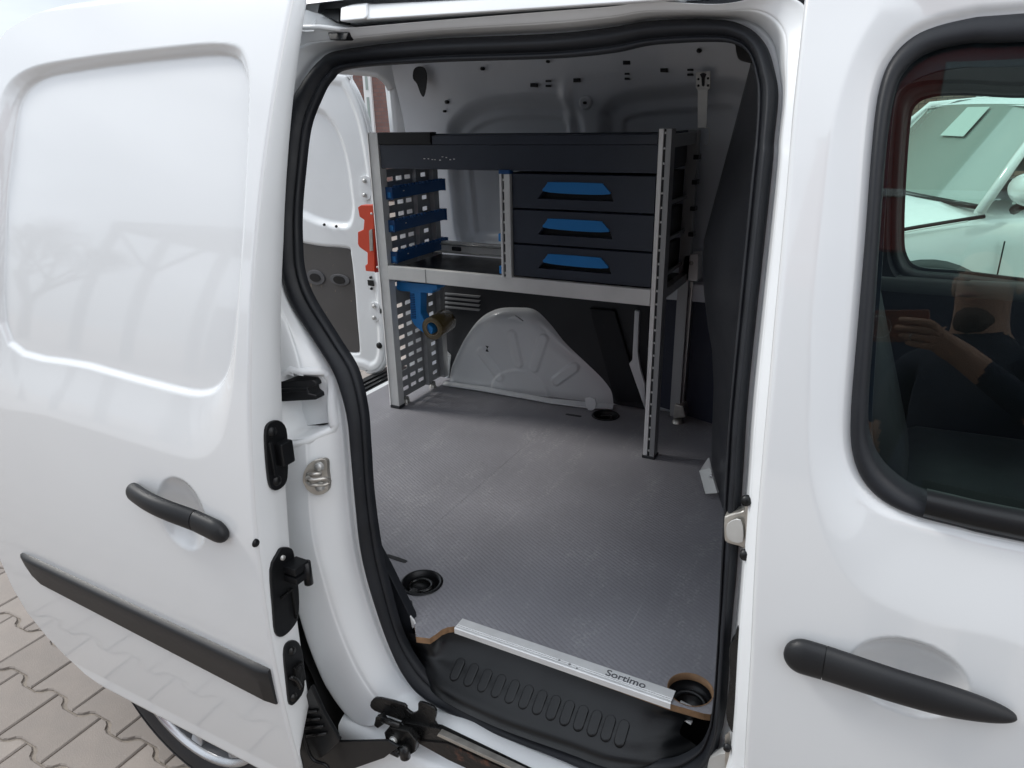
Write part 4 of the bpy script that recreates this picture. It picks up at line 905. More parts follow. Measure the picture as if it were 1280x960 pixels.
# middle shelf with aluminium front rail
rail = box('shelf_rail', -1.349, -.523, SY-.001, SY+.016, 1.011, 1.0535, ALU, shf, .0025)
box('rail_joint', -1.212, -1.2105, SY-.0016, SY, 1.012, 1.0525, TRIM, rail, 0)
box('shelf_board', -1.345, -.525, SY+.016, BK, 1.030, 1.040, BLACK, shf, 0)
tube('shelf_brace', [(-1.22, SY+.07, 1.0), (-.525, SY+.07, 1.0)], .0075, ALU, shf, 10)
box('brace_plate', -1.33, -1.19, SY+.06, SY+.085, .996, 1.010, ALU, shf, .001)
rr2 = box('rear_rail', -1.345, -.95, BK-.025, BK-.005, 1.052, 1.088, ALU, shf, .002)
boxes('rear_rail_fin', [(-1.345, -.95, BK-.032, BK-.024, 1.078, 1.083), (-1.345, -.95, BK-.034, BK-.024, 1.052, 1.056)], STEEL, rr2, 0)
box('rail_latch', -1.28, -1.245, BK-.034, BK-.027, 1.060, 1.074, TRIM, rr2, .003)
# divider
dv = box('divider', -.9395, -.9215, SY-.002, SY+.012, 1.052, 1.335, ALU, shf, .001)
box('divider_edge', -.9520, -.9455, SY-.004, SY+.012, 1.052, 1.335, ALUB, dv, .001)
box('divider_groove', -.9455, -.9395, SY+.002, SY+.012, 1.052, 1.335, TRIM, dv, 0)
boxes('divider_rungs', [(-.9455, -.9395, SY, SY+.002, z, z+.006) for z in np.arange(1.06, 1.33, .028)], ALU, dv, 0)
box('divider_cap', -.954, -.920, SY-.005, SY+.02, 1.330, 1.341, BLUED, dv, .002)
box('divider_web', -.944, -.936, SY+.012, BK, 1.052, 1.33, PERF, dv, 0)
for z in (1.06, 1.15): box('divider_clip', -.962, -.952, SY+.0, SY+.03, z, z+.022, BLUE, dv, .002)
# three drawers with blue handle plates
Z = [1.3335, 1.2400, 1.1465, 1.0555]
for k in range(3):
    z1, z0 = Z[k]-.0012, Z[k+1]+.0012
    x0, x1 = -.919, -.5245; cx = -.7355
    d = empty('drawer', (cx, SY, z0), parent=shf)
    # front panel with a trapezoid grip recess (loft of outlines)
    n = 9
    tw, bw_, th1, bh = .092, .118, z1-.020, z0+.027
    def trap(s, y, g=0): return [(cx+(-.108-g)*s, y, bh-g), (cx+(-.090-g)*s, y, (bh+th1)/2), (cx+(-.072-g)*s, y, th1+g), (cx+(.072+g)*s, y, th1+g), (cx+(.096+g)*s, y, (bh+th1)/2), (cx+(.104+g)*s, y, bh-g)]
    O = [(x0, SY+.012, z0), (x0, SY+.012, (z0+z1)/2), (x0, SY+.012, z1), (x1, SY+.012, z1), (x1, SY+.012, (z0+z1)/2), (x1, SY+.012, z0)]
    O2 = [(a+(.002 if a == x0 else -.002), SY+.006, c+(.002 if c == z0 else (-.002 if c == z1 else 0))) for a, _, c in O]
    tp = trap(1, SY+.006); t2 = trap(.99, SY+.008); t3 = trap(.96, SY+.026)
    rings('drawer_front', [np.array(yoff(np.array(O), .02)), np.array(O), np.array(O2), np.array(tp), np.array(t2), np.array(t3)], CABB, d, True, True, False)
    prism('grip_recess', trap(.97, SY+.024), (0, .002, 0), BLACK, d, 0)
    hz = z1-.020; hb = hz-.027
    hp = catmull([(cx-.092, SY+.003, hb+.003), (cx-.086, SY+.003, hb+.014), (cx-.078, SY+.003, hz-.003), (cx-.066, SY+.003, hz), (cx+.062, SY+.003, hz), (cx+.076, SY+.003, hz-.003), (cx+.088, SY+.003, hb+.012), (cx+.095, SY+.003, hb+.001), (cx+.04, SY+.003, hb-.002), (cx-.04, SY+.003, hb-.001)], 2, True)
    prism('drawer_handle', hp, (0, .008, 0), BLUE, d, .0025)
    box('drawer_box', x0+.004, x1-.004, SY+.03, BK-.01, z0+.003, z1-.003, BLACK, d, 0)
# cabinet side seen through the open right frame
boxes('drawer_runner', [(-.5225, -.515, SY+.04, BK-.02, z+.012, z+.022) for z in Z[1:]], PERF, shf, .001)
for a_ in ((1.020, 1.045), (1.395, 1.425)): box('frame_tie', -.52, -.500, SY+.036, BK-.02, *a_, PERF, shf, .001)
for z in (1.355, 1.29, 1.22, 1.15): box('frame_clip', -.502, -.488, BK-.03, BK, z, z+.012, BLACK, shf, .001)
hk = tube('wire_hook', catmull([oY(880, 160, 2.0), oY(886, 160, 2.0), oY(887, 168, 2.0), oY(886.5, 177, 2.0), oY(883, 182, 2.0), oY(880, 180, 2.0)], 4), .0012, STEEL, shf, 6)
# blue racks on the perforated side: toothed trays running into the depth
for k, (pl, pr_) in enumerate((((484, 240), (553, 238)), ((486, 281), (555, 272)), ((487, 325), (555, 314)))):
    a = oY(pl[0], pl[1], SY+.03); zc = [1.268, 1.172, 1.078][k]
    rk = empty('tool_rack', (-1.33, SY+.16, zc), ['topmost blue toothed rack on the perforated left side of the shelving', 'middle blue toothed rack on the perforated left side of the shelving', 'lowest blue toothed rack just above the aluminium shelf rail'][k], 'tool rack', 'blue racks on the perforated panel')
    X0, X1, Y0, Y1 = -1.3645, -1.325, SY+.022, SY+.300
    box('rack_face', X1-.004, X1, Y0, Y1, zc-.018, zc+.014, BLUED, rk, .0015)
    box('rack_shelf', X0, X1-.004, Y0, Y1, zc-.016, zc-.010, BLUED, rk, 0)
    box('rack_end', X0, X1, Y0-.004, Y0, zc-.020, zc+.016, BLUED, rk, .001)
    box('rack_end', X0, X1+.004, Y1, Y1+.004, zc-.020, zc+.018, BLUED, rk, .001)
    boxes('rack_teeth', [(X1-.008, X1+.002, y, y+.009, zc+.013, zc+.020) for y in np.arange(Y0+.01, Y1-.01, .019)], BLUED, rk, .0005)
    box('rack_clip', X1-.016, X1-.004, Y0-.007, Y0-.003, zc-.014, zc+.002, BLUE, rk, .001)
    q = (X1+.0005, Y0+.05, zc+.0); box('rack_screw', q[0], q[0]+.0015, q[1], q[1]+.005, q[2], q[2]+.003, ALU, rk, 0)
# tape holder hanging under the shelf
ty = SY+.05
th_ = empty('tape_holder', (-1.27, ty, 1.0), 'bright blue plastic holder arm hanging under the shelf at its left end', 'tape holder')
def bl(px, py, y=ty): return oY(px, py, y)
prism('holder_head', [bl(495, 352), bl(546, 356), bl(546, 362), bl(541, 363), bl(540, 367), bl(500, 364), bl(496, 362)], (0, .05, 0), BLUE, th_, .003)
prism('holder_arm', [bl(512, 364), bl(526, 365), bl(526, 392), bl(530, 400), bl(541, 410), bl(540, 418), bl(532, 419), bl(518, 407), bl(513, 398)], (0, .035, 0), BLUE, th_, .003)
boxes('arm_ribs', [(bl(512.5, 366)[0], bl(518, 366)[0], ty-.0025, ty+.001, z, z+.0022) for z in np.arange(bl(512, 397)[2], bl(512, 367)[2], .0055)], BLUED, th_, 0)
c = bl(533, 413, ty-.001)
R0 = oY(556, 404, ty+.09)
ax_a = np.array([-1.215, SY+.055, .877]); 
tr = empty('tape_roll', (-1.2, 1.85, .88), 'brown translucent roll of packing tape held on the end of the blue arm', 'tape roll')
A_ = np.array(oY(540, 411, SY+.045)); B_ = np.array(oY(558, 400, SY+.135)); dirn = (B_-A_); 
q = Vector(dirn).normalized(); e1 = q.orthogonal().normalized(); e2 = q.cross(e1)
def tl(name, prof, mm, parent, n=36):
    V = []; Fc = []
    L = np.linalg.norm(dirn)
    for (r, h) in prof:
        for j in range(n):
            a = 2*math.pi*j/n; p = Vector(A_)+q*(h*L)+e1*(r*math.cos(a))+e2*(r*math.sin(a)); V.append(p)
    for i in range(len(prof)-1):
        for j in range(n): Fc.append((i*n+j, i*n+(j+1) % n, (i+1)*n+(j+1) % n, (i+1)*n+j))
    return mesh(name, V, Fc, mm, parent, True, recalc=True)
tl('tape', [(.024, 0), (.036, 0), (.0365, .01), (.0365, .99), (.036, 1), (.024, 1), (.024, 0)], TAPE, tr)
tl('core', [(.021, .0), (.0238, -.01), (.0238, 1.01), (.021, 1.0), (.021, 0)], mat('cardboard', (.25, .19, .12), .8), tr)
# orange-red holder on the outer side of the left upright
ry = 1.80
rh = empty('red_holder', (-1.43, ry, 1.15), 'orange red plastic holder with notched front beside the left shelving upright', 'holder')
def rb(px, py, y=ry): return oY(px, py, y)
prism('holder_front', [rb(447, 259), rb(451, 256.5), rb(466, 256.5), rb(467, 264), rb(468, 340), rb(457, 339), rb(456, 332), rb(459, 330), rb(459, 316), rb(449, 309), rb(447, 305), rb(447, 290), rb(454, 287), rb(455, 275), rb(449, 271)], (0, .03, 0), RED, rh, .0025)
prism('holder_side', [rb(467, 257, ry+.006), rb(472, 258, ry+.006), rb(475, 340, ry+.006), rb(468, 341, ry+.006)], (0, .03, 0), REDD, rh, .002)
prism('inner_clip', [rb(462, 288, ry-.001), rb(466, 286, ry-.001), rb(467, 313, ry-.001), rb(463, 314, ry-.001)], (0, -.004, 0), STEELD, rh, .001)
for p_ in ((464.5, 267), (472, 334)):
    lathe('screw', [(.0001, -.003), (.003, -.003), (.004, .003)], rb(*p_, ry), 'y', ALUB, rh, 10)
# red and white hardware glimpsed through the slots hangs on the door beyond
"""
"""
# ------------------------------------------------------------------ rear doors, both swung open
def rear_door(name_parent, mirror=False):
    pass
rd = empty('rear_door', (-1.66, 2.12, .52), parent=van)
DY = 2.115
e_px = [(431, 88), (441, 100), (452, 121), (462, 150), (470, 190), (476, 235), (480, 290), (484, 350), (486, 410), (486, 440), (482, 458), (474, 466), (462, 468), (448, 462)]
E = np.array([oY(px, py, DY)[[0, 2]] for px, py in e_px])
zb_ = E[-1][1]; 
Lft = np.array([(-2.20, zb_-.005), (-2.27, zb_+.05), (-2.28, 1.0), (-2.26, 1.5), (-2.20, 1.62), (-2.05, 1.655)])
con = catmull(np.concatenate([E, Lft]), 5, True)
wb = catmull([tuple(oY(px, py, DY)[[0, 2]]) for px, py in [(396, 137), (412, 150), (425, 172), (434, 205), (439, 240), (441, 262), (436, 281), (420, 283), (395, 277), (375, 268)]]+[(-2.12, 1.16), (-2.14, 1.4), (-2.08, 1.53)], 5, True)
pl_ = catmull([tuple(oY(px, py, DY)[[0, 2]]) for px, py in [(378, 303), (400, 307), (434, 310), (438, 318), (442, 350), (446, 400), (449, 436), (446, 442), (430, 440), (410, 430)]]+[(-2.10, .66), (-2.13, .8), (-2.12, 1.0), (-2.08, 1.03)], 5, True)
xs = np.linspace(-2.30, -1.58, 150); zs = np.linspace(.48, 1.70, 240); Xg, Zg = np.meshgrid(xs, zs)
dc = sdf(con, Xg, Zg); dw = sdf(wb, Xg, Zg); dp_ = sdf(pl_, Xg, Zg)
Yg = DY+.020*sst((-dw+.012)/.03)+.012*sst((-dp_+.008)/.016)-.012*sst((-dc)/.02)+.030*sst((.012+dc)/.012)
rr_ = sst((-dc-.035)/.02); Yg += .010*rr_
# keep only inside, snap boundary
grid('inner_panel', Xg, Yg, Zg, PAINTIN, rd, dc < -.006)
def inset(c, d): v_ = c.mean(0)-c; return c+v_/np.linalg.norm(v_, axis=1)[:, None]*d
rings('door_flange', [to3(inset(con, .018), lambda z: DY-.0095), to3(inset(con, .010), lambda z: DY-.011), to3(inset(con, .004), lambda z: DY-.006), to3(con, lambda z: DY+.002), to3(con+np.array([-.016, 0]), lambda z: DY+.016), to3(con+np.array([-.052, -.01]), lambda z: DY+.055), to3((con*.92+con.mean(0)*.08)+np.array([-.055, -.01]), lambda z: DY+.065)], PAINTIN, rd)
prism('outer_skin', to3(((con*.97+con.mean(0)*.03)+np.array([-.06, -.01]))[::2], lambda z: DY+.060), (0, .003, 0), PAINT, rd, 0)
prism('plywood_panel', to3(pl_+(pl_.mean(0)-pl_)*.02, lambda z: DY+.004)[::2], (0, .008, 0), PLYD, rd, .001)
PULLM = mat('grey_door_pull', (.09, .09, .095), .5)
for cx_, cz_, w_, h_ in ((394, 347, .050, .030), (424, 350, .052, .028)):
    c = oY(cx_, cz_, DY-.002)
    pts_ = [(c[0]+w_*math.cos(a)*.95, c[1], c[2]+h_*math.sin(a)*(1 if cx_ < 400 else .8)) for a in np.linspace(0, 2*math.pi, 24, False)]
    hh = prism('door_pull', pts_, (0, .008, 0), PULLM, rd, .003)
    prism('pull_recess', [(c[0]+w_*.55*math.cos(a), c[1]-.001, c[2]+h_*.55*math.sin(a)) for a in np.linspace(0, 2*math.pi, 20, False)], (0, -.0015, 0), BLACK, hh, 0)
def hinge(px, py, s=1.0):
    h = prism('hinge', catmull([oY(px-10*s, py-14*s, DY-.012), oY(px+3*s, py-13*s, DY-.012), oY(px+6*s, py-6*s, DY-.012), oY(px+14*s, py-4*s, DY-.012), oY(px+14*s, py+1*s, DY-.012), oY(px+4*s, py+4*s, DY-.012), oY(px+3*s, py+13*s, DY-.012), oY(px-8*s, py+14*s, DY-.012)], 2, True), (0, .012, 0), PAINTIN, rd, .002)
    for d in (-9, 9): lathe('bolt', [(.0001, -.006), (.007, -.006), (.008, 0)], oY(px-4*s, py+d*s, DY-.013), 'y', STEEL, h, 12)
hinge(460, 235); hinge(471, 390, .8)
prism('door_lock', [oY(459, 350, DY-.014), oY(466, 351, DY-.014), oY(467, 358, DY-.014), oY(460, 357, DY-.014)], (0, .006, 0), BLACK, rd, .001)
lathe('grommet', [(.0001, -.003), (.012, -.003), (.013, .004)], oY(474, 432, DY-.014), 'y', BLACK, rd, 18)
for (px, py) in ((405, 281), (420, 283), (463, 347), (464, 361)): lathe('round_hole', [(.0001, -.0015), (.005, -.0015), (.0055, .004)], oY(px, py, DY-.009), 'y', BLACK, rd, 10)
# near rear door, open behind the slid side door
rd2 = empty('rear_door', (-1.70, .93, .52), parent=van)
con2 = catmull([(-1.70, .56), (-1.69, 1.0), (-1.70, 1.45), (-1.74, 1.60), (-1.85, 1.665), (-2.1, 1.675), (-2.32, 1.65), (-2.37, 1.5), (-2.38, 1.0), (-2.36, .6), (-2.3, .53), (-1.76, .53)], 5, True)
prism('door_leaf', [(x, .93+.02*math.sin((z-.5)*1.2), z) for x, z in con2], (0, .05, 0), PAINT, rd2, .012, 3)
prism('number_plate_recess', [(-2.2, .975, .75), (-1.85, .975, .75), (-1.85, .975, .9), (-2.2, .975, .9)], (0, .008, 0), BLACK, rd2, .002)
# ------------------------------------------------------------------ rear wheel
wh = empty('wheel', (WX, .86, WR), parent=van)
prof = [(.205, .02), (.215, -.092), (.222, -.098), (.262, -.104), (.292, -.098), (.305, -.085), (.31, -.06), (.31, .06), (.300, .095), (.22, .10)]
lathe('tyre', [(r, h) for r, h in prof], (WX, .865, WR), 'y', TYRE, wh, 72)
boxes('tread_block', [], TYRE, wh) if False else None
lathe('rim', [(.221, -.094), (.214, -.098), (.205, -.088), (.200, -.02), (.190, .05), (.05, .06), (.0001, .06)], (WX, .865, WR), 'y', mat('dark_rim_barrel', (.10, .10, .105), .4, .6), wh, 64)
b = bmesh.new()
for k in range(10):
    a = 2*math.pi*k/10+.12; c, s = math.cos(a), math.sin(a)
    def pt(r, t, y): return (WX+r*c-t*s, .865+y, WR+r*s+t*c)
    L = [[pt(.03, -.016, -.05), pt(.03, .016, -.05), pt(.03, .016, -.02), pt(.03, -.016, -.02)], [pt(.12, -.010, -.072), pt(.12, .010, -.072), pt(.12, .010, -.04), pt(.12, -.010, -.04)], [pt(.205, -.018, -.090), pt(.205, .018, -.090), pt(.205, .014, -.05), pt(.205, -.014, -.05)]]
    vs = [[b.verts.new(p) for p in r] for r in L]
    for i in range(2):
        for j in range(4): b.faces.new((vs[i][j], vs[i][(j+1) % 4], vs[i+1][(j+1) % 4], vs[i+1][j]))
    b.faces.new(vs[0]); b.faces.new(vs[2])
bmesh.ops.recalc_face_normals(b, faces=b.faces); bev(b, .003, 2); bmobj('spokes', b, RIM, wh, True, 50)
lathe('hub_cap', [(.0001, -.070), (.03, -.068), (.038, -.055), (.045, -.045), (.05, .0)], (WX, .865, WR), 'y', RIM, wh, 32)
lathe('rim_lip', [(.220, -.095), (.217, -.104), (.210, -.102), (.206, -.088)], (WX, .865, WR), 'y', RIM, wh, 72)
tube('tyre_rib', [(WX+.285*math.cos(a), .865-.101, WR+.285*math.sin(a)) for a in np.linspace(0, 2*math.pi, 90, False)], .0016, TYRE, wh, 6, closed=True)
# ------------------------------------------------------------------ cab beyond the front glass
fzc = .45
box('cab_floor', -.06, .90, .95, 2.20, .30, .34, TRIM, van, 0)
zi_ = [(a, b_) for a, b_ in ((.0, 1.06), (-.005, 1.2), (.0, 1.40))]
# far door with its window opening
FW = catmull([tuple(oY(px, py, 2.24)[[0, 2]]) for px, py in [(1281, 122), (1210, 119), (1165, 121), (1143, 133), (1137, 160), (1132, 230), (1130, 290), (1133, 318), (1148, 334), (1200, 339), (1281, 349)]]+[(.5, 1.045), (.68, 1.05), (.74, 1.12), (.66, 1.36), (.56, 1.49), (.40, 1.50)], 5, True)
oc = [(-.34, .32), (-.34, 1.0), (-.34, 1.74), (.2, 1.745), (.90, 1.745), (.92, 1.0), (.92, .32), (.2, .32)]
def ringmatch(L, ctr_, poly):
    out = []
    for (x, z) in poly:
        a = math.atan2(z-ctr_[1], x-ctr_[0]); c, s = math.cos(a), math.sin(a)
        tx = ((.92 if c > 0 else -.34)-ctr_[0])/c if abs(c) > 1e-6 else 1e9; tz = ((1.745 if s > 0 else .30)-ctr_[1])/s if abs(s) > 1e-6 else 1e9
        t = min(tx, tz); out.append((ctr_[0]+c*t, ctr_[1]+s*t))
    return np.array(out)
cw = FW.mean(0); OC = ringmatch(None, cw, FW)
def Yf(p, y): return np.array([(x, y, z) for x, z in p])
g_ = lambda s: FW+(FW-cw)*s
rings('far_door_lining', [Yf(OC, 2.20), Yf(g_(.35), 2.20), Yf(g_(.16), 2.20), Yf(g_(.12), 2.215)], TRIM, van, True, True, False)
rings('far_window_frame', [Yf(g_(.12), 2.213), Yf(g_(.075), 2.206), Yf(g_(.04), 2.22), Yf(g_(.02), 2.235)], mat('grey_window_trim', (.075, .08, .082), .45), van, True, True)
rings('far_window_seal', [Yf(g_(.02), 2.233), Yf(g_(-.005), 2.238), Yf(g_(0), 2.26)], RUBBER, van, True, True)
prism('far_window_glass', Yf(g_(.05), 2.262), (0, .004, 0), glassmat('far_green_glass', (.88, .98, .93), 1.3), van, 0)
rings('far_door_skin', [Yf(OC, 2.33), Yf(g_(.12), 2.30), Yf(g_(.06), 2.275), Yf(g_(.045), 2.268)], PAINT, van, True, False)
stripx('far_side_skin', [(2.30, .25), (2.335, .6), (2.32, 1.0), (2.28, 1.3), (2.16, 1.66)], -1.62, -.33, PAINT, van)
stripx('waist_ledge', [(2.20, 1.0), (2.19, 1.035), (2.21, 1.045), (2.235, 1.045)], -.1, .9, mat('grey_ledge', (.10, .11, .11), .5), van)
# door pull and speaker ring on the far door lining
def seat(x, y, nm):
    s = empty('seat', (x, y, .34), parent=van)
    n = 22; R = []
    for k in range(14):
        t = k/13; z = .62+.60*t; xo = x-.17-.16*t; w = .235*(1-.28*max(0, (t-.6)/.4)**2.2); d = .060*(1-.5*t)
        if k in (0, 13): w *= .8; d *= .5
        R.append(np.array([(xo+d*math.cos(a)*(1.1), y+w*math.copysign(abs(math.sin(a))**.55, math.sin(a)), z) for a in np.linspace(0, 2*math.pi, n, False)]))
    b1_ = rings('backrest', R, TRIM, s, True, False)
    R = []
    for k in range(10):
        t = k/9; xx = x-.16+.50*t; h = .07*(1-.3*t)
        if k in (0, 9): h *= .5
        R.append(np.array([(xx, y+.24*math.copysign(abs(math.cos(a))**.5, math.cos(a)), .62+h*math.sin(a)+.03*t) for a in np.linspace(0, 2*math.pi, n, False)]))
    rings('cushion', R, TRIM, s, True, False); box('seat_base', x-.12, x+.26, y-.2, y+.2, .34, .57, BLACK, s, .02)
    return s
seat(.20, 1.28, 'a'); seat(.24, 1.86, 'b')
R = []
for k, (x, z) in enumerate([(.55, .34), (.58, .8), (.60, .98), (.70, 1.06), (.92, 1.08)]): R.append(np.array([(x, y, z+.03*math.exp(-((y-1.9)/.2)**2)) for y in np.linspace(.93, 2.2, 14)]))
rings('dashboard', R, TRIM, van, False)
tube('steering_wheel', [(.50+.10*math.sin(a), 1.88+.17*math.cos(a), .98+.13*math.sin(a)) for a in np.linspace(0, 2*math.pi, 36, False)], .014, BLACK, van, 10, closed=True)
# ------------------------------------------------------------------ the white car parked beyond
def car(pos, ang):
    root = empty('parked_car', pos, 'white hatchback parked nose towards us on the far side of the van', 'car')
    ca, sa = math.cos(ang), math.sin(ang)
    def W(p): return (pos[0]+p[0]*ca-p[1]*sa, pos[1]+p[0]*sa+p[1]*ca, pos[2]+p[2])
    st = [ # x, half width, zbelt(edge of shoulder), ztop, sill
        (0.00, .50, .50, .54, .28), (.06, .68, .62, .68, .20), (.25, .80, .74, .80, .19), (.6, .86, .82, .90, .19), (1.0, .885, .88, .97, .19), (1.35, .895, .92, 1.02, .19), (1.9, .90, .95, 1.04, .19), (2.6, .90, .97, 1.05, .19), (3.3, .90, 1.0, 1.08, .19), (3.9, .87, 1.0, 1.08, .22), (4.2, .78, .95, 1.02, .28), (4.28, .6, .85, .92, .36)]
    xs_ = np.linspace(0, 4.28, 70); A = np.array(st); f = lambda k: np.interp(xs_, A[:, 0], A[:, k])
    hw, zb1, zt1, zs1 = f(1), f(2), f(3), f(4); R = []
    for i, x in enumerate(xs_):
        h = hw[i]; z1, z2, z0 = zb1[i], zt1[i], zs1[i]
        lift = 0
        for cx_ in (1.16, 3.55):
            if abs(x-cx_) < .41: lift = max(lift, math.sqrt(.41**2-(x-cx_)**2)+.32-z0)
        zz0 = z0+lift
        sec = [(h*.96, zz0), (h, max(zz0+.01, z0+.18)), (h*1.0, max(zz0+.02, (z0+z1)/2)), (h*.985, z1-.10), (h*.97, z1), (h*.90, z1+(z2-z1)*.35), (h*.6, z2-.015), (0, z2)]
        full = [(-a, b_) for a, b_ in sec]+[(a, b_) for a, b_ in sec[::-1][1:]]
        R.append(np.array([W((x, a, b_)) for a, b_ in full]))
    rings('body', R, PAINT, root, False)
    # wheels
    for cx_ in (1.16, 3.55):
        for sd_ in (-1, 1):
            w = empty('wheel', W((cx_, sd_*.80, .32)), parent=root)
            def L(prof, nm, mm):
                V = []; Fc = []; n = 40
                for r, h in prof:
                    for j in range(n): a = 2*math.pi*j/n; V.append(W((cx_+r*math.cos(a), sd_*(.80+h), .32+r*math.sin(a))))
                for i in range(len(prof)-1):
                    for j in range(n): Fc.append((i*n+j, i*n+(j+1) % n, (i+1)*n+(j+1) % n, (i+1)*n+j))
                return mesh(nm, V, Fc, mm, w, True, recalc=True)
            L([(.0001, -.12), (.32, -.12), (.32, .06), (.30, .08), (.22, .085)], 'tyre', TYRE); L([(.22, .08), (.20, .05), (.05, .04), (.0001, .05)], 'rim', RIM)
            L([(.36, .10), (.375, .103), (.395, .098), (.40, .09)], 'arch_trim', BLACK) if False else None
    # arch trims
    for cx_ in (1.16, 3.55):
        for sd_ in (-1, 1):
            h = np.interp(cx_, xs_, hw)+.004; V = [W((cx_+r*math.cos(a), sd_*(h+o_), .32+r*math.sin(a))) for r, o_ in ((.385, -.08), (.39, .006), (.45, .008), (.455, -.008)) for a in np.linspace(-.25, math.pi+.25, 26)]
            Fc = [(k*26+j, k*26+j+1, (k+1)*26+j+1, (k+1)*26+j) for k in range(3) for j in range(25)]; mesh('arch_trim', V, Fc, mat('arch_grey', (.05, .052, .054), .5) if 'arch_grey' not in bpy.data.materials else bpy.data.materials['arch_grey'], root)
    # greenhouse
    P_ = lambda x, y, z: W((x, y, z))
    cowl, hdr = (1.18, 1.00), (1.95, 1.47)   # windscreen base and top (x, z)
    rf, rb_, rd_ = (1.95, 1.47), (3.55, 1.46), (4.1, 1.05)
    sections = [(1.18, .74, .70, .99, 1.0), (1.98, .80, .60, 1.0, 1.49), (2.7, .81, .60, 1.02, 1.545), (3.5, .80, .58, 1.04, 1.50), (4.12, .74, .66, 1.04, 1.06)]
    Rg = []
    for x, wb_, wt, z0, z1 in sections: Rg.append(np.array([P_(x, -wb_, z0), P_(x, -wt-.02, z1-.05), P_(x, -wt+.08, z1-.008), P_(x, 0, z1+.012), P_(x, wt-.08, z1-.008), P_(x, wt+.02, z1-.05), P_(x, wb_, z0)]))
    Rg[0] = np.array([P_(1.18+.10*abs(t)**2, .76*t, .995) for t in (-1, -.9, -.75, 0, .75, .9, 1)])
    # roof skin
    rfm = [np.array([P_(x, y_, z1-.02*abs(y_/.6)**3+.002) for y_ in np.linspace(-wt, wt, 9)]) for x, wt, z1 in ((1.74, .585, 1.47), (1.90, .60, 1.51), (2.7, .61, 1.555), (3.4, .60, 1.52), (3.62, .59, 1.49))]
    rings('roof', rfm, PAINT, root, False)
    # windscreen
    ws = [np.array([P_(1.34+(.40)*t+.10*abs(y_)**2*(1-t*.5), y_*(.80-.22*t), 1.0+.475*t+.012*(1-y_*y_)) for y_ in np.linspace(-1, 1, 11)]) for t in np.linspace(.03, .985, 8)]
    rings('windscreen', ws, CARGL, root, False)
    for sd_ in (-1, 1):
        # side glass, pillars as tubes
        sg = [P_(1.56, sd_*.80, 1.02), P_(1.86, sd_*.625, 1.455), P_(3.45, sd_*.60, 1.455), P_(3.95, sd_*.72, 1.08)]
        prism('side_window', sg, (0, 0, .001), CARGL, root, 0)
        tube('pillar', [P_(1.40, sd_*.82, .98), P_(1.59, sd_*.72, 1.23), P_(1.80, sd_*.60, 1.475), P_(2.7, sd_*.61, 1.54), P_(3.6, sd_*.59, 1.475), P_(4.05, sd_*.73, 1.05)], .024, PAINT, root, 8)
        tube('pillar', [P_(2.35, sd_*.83, .98), P_(2.45, sd_*.625, 1.50)], .03, BLACK, root, 8)
        # door shut line and mirror
        V = [P_(1.50, sd_*(.905), z) for z in (.3, .5, .7, .86)]; tube('door_gap', V, .004, BLACK, root, 6)
        mc = (1.50, sd_*1.00, 1.09)
        mb = bmesh.new(); bmesh.ops.create_icosphere(mb, subdivisions=3, radius=1)
        for v_ in mb.verts: v_.co = Vector(W((mc[0]+v_.co.x*.07, mc[1]+v_.co.y*.12, mc[2]+.02+v_.co.z*.075)))
        mr_ = bmobj('mirror', mb, PAINT, root)
        tube('mirror_stalk', [W((1.54, sd_*.86, 1.0)), W((1.52, sd_*.98, 1.05))], .022, BLACK, mr_, 8)
        tube('fender_strip', [W((.85, sd_*.86, .885)), W((1.10, sd_*.872, .93)), W((1.40, sd_*.872, .975))], .010, BLACK, root, 6)
        tube('strip_chrome', [W((.92, sd_*.876, .888)), W((1.10, sd_*.884, .920)), W((1.32, sd_*.884, .955))], .004, ALUB, root, 6)
        lp = [W((.05, sd_*.62, .60)), W((.02, sd_*.50, .64)), W((.10, sd_*.52, .70)), W((.42, sd_*.80, .80)), W((.40, sd_*.835, .74)), W((.16, sd_*.76, .63))]
        prism('headlight', lp, (-.015, -.015, 0), GLASS2, root, 0)
    for sd_ in (-1, 1):
        tube('wiper', [W((1.36, sd_*.1+.1, 1.0)), W((1.40, sd_*.1+.55, 1.03))], .008, BLACK, root, 6)
        tube('door_handle', [W((2.1, sd_*.915, .86)), W((2.3, sd_*.915, .865))], .012, PAINT, root, 8)
    tube('cowl_line', [W((1.33+.10*y_*y_, y_*.78, 1.005)) for y_ in np.linspace(-1, 1, 15)], .012, BLACK, root, 6)
    box_pts = [W((-.01, -.42, .50)), W((-.01, .42, .50)), W((.03, .5, .30)), W((.03, -.5, .30))]; prism('grille', box_pts, (-.01, -.01, 0), BLACK, root, 0)
    # pale patch standing in for a sticker's reflection on the screen
    cp_ = [P_(1.62, a*.80*(1-.22*.65), 0) for a in (0,)]
    qd = [P_(1.34+.40*t+.10*y_*y_*.7-.012, y_*(.80-.22*t), 1.0+.475*t+.020) for y_, t in ((-.35, .62), (-.02, .62), (-.02, .93), (-.35, .93))]
    prism('screen_reflection', qd, (0, 0, .002), mat('pale_reflection', (.42, .50, .48), .8), root, 0)
    return root
CARGL = mat('sky_toned_car_glass', (.26, .31, .29), .06, 0, 1, .6)  # base colour lightened to stand in for reflected sky
car((CARX, CARY, 0), math.radians(CARA))
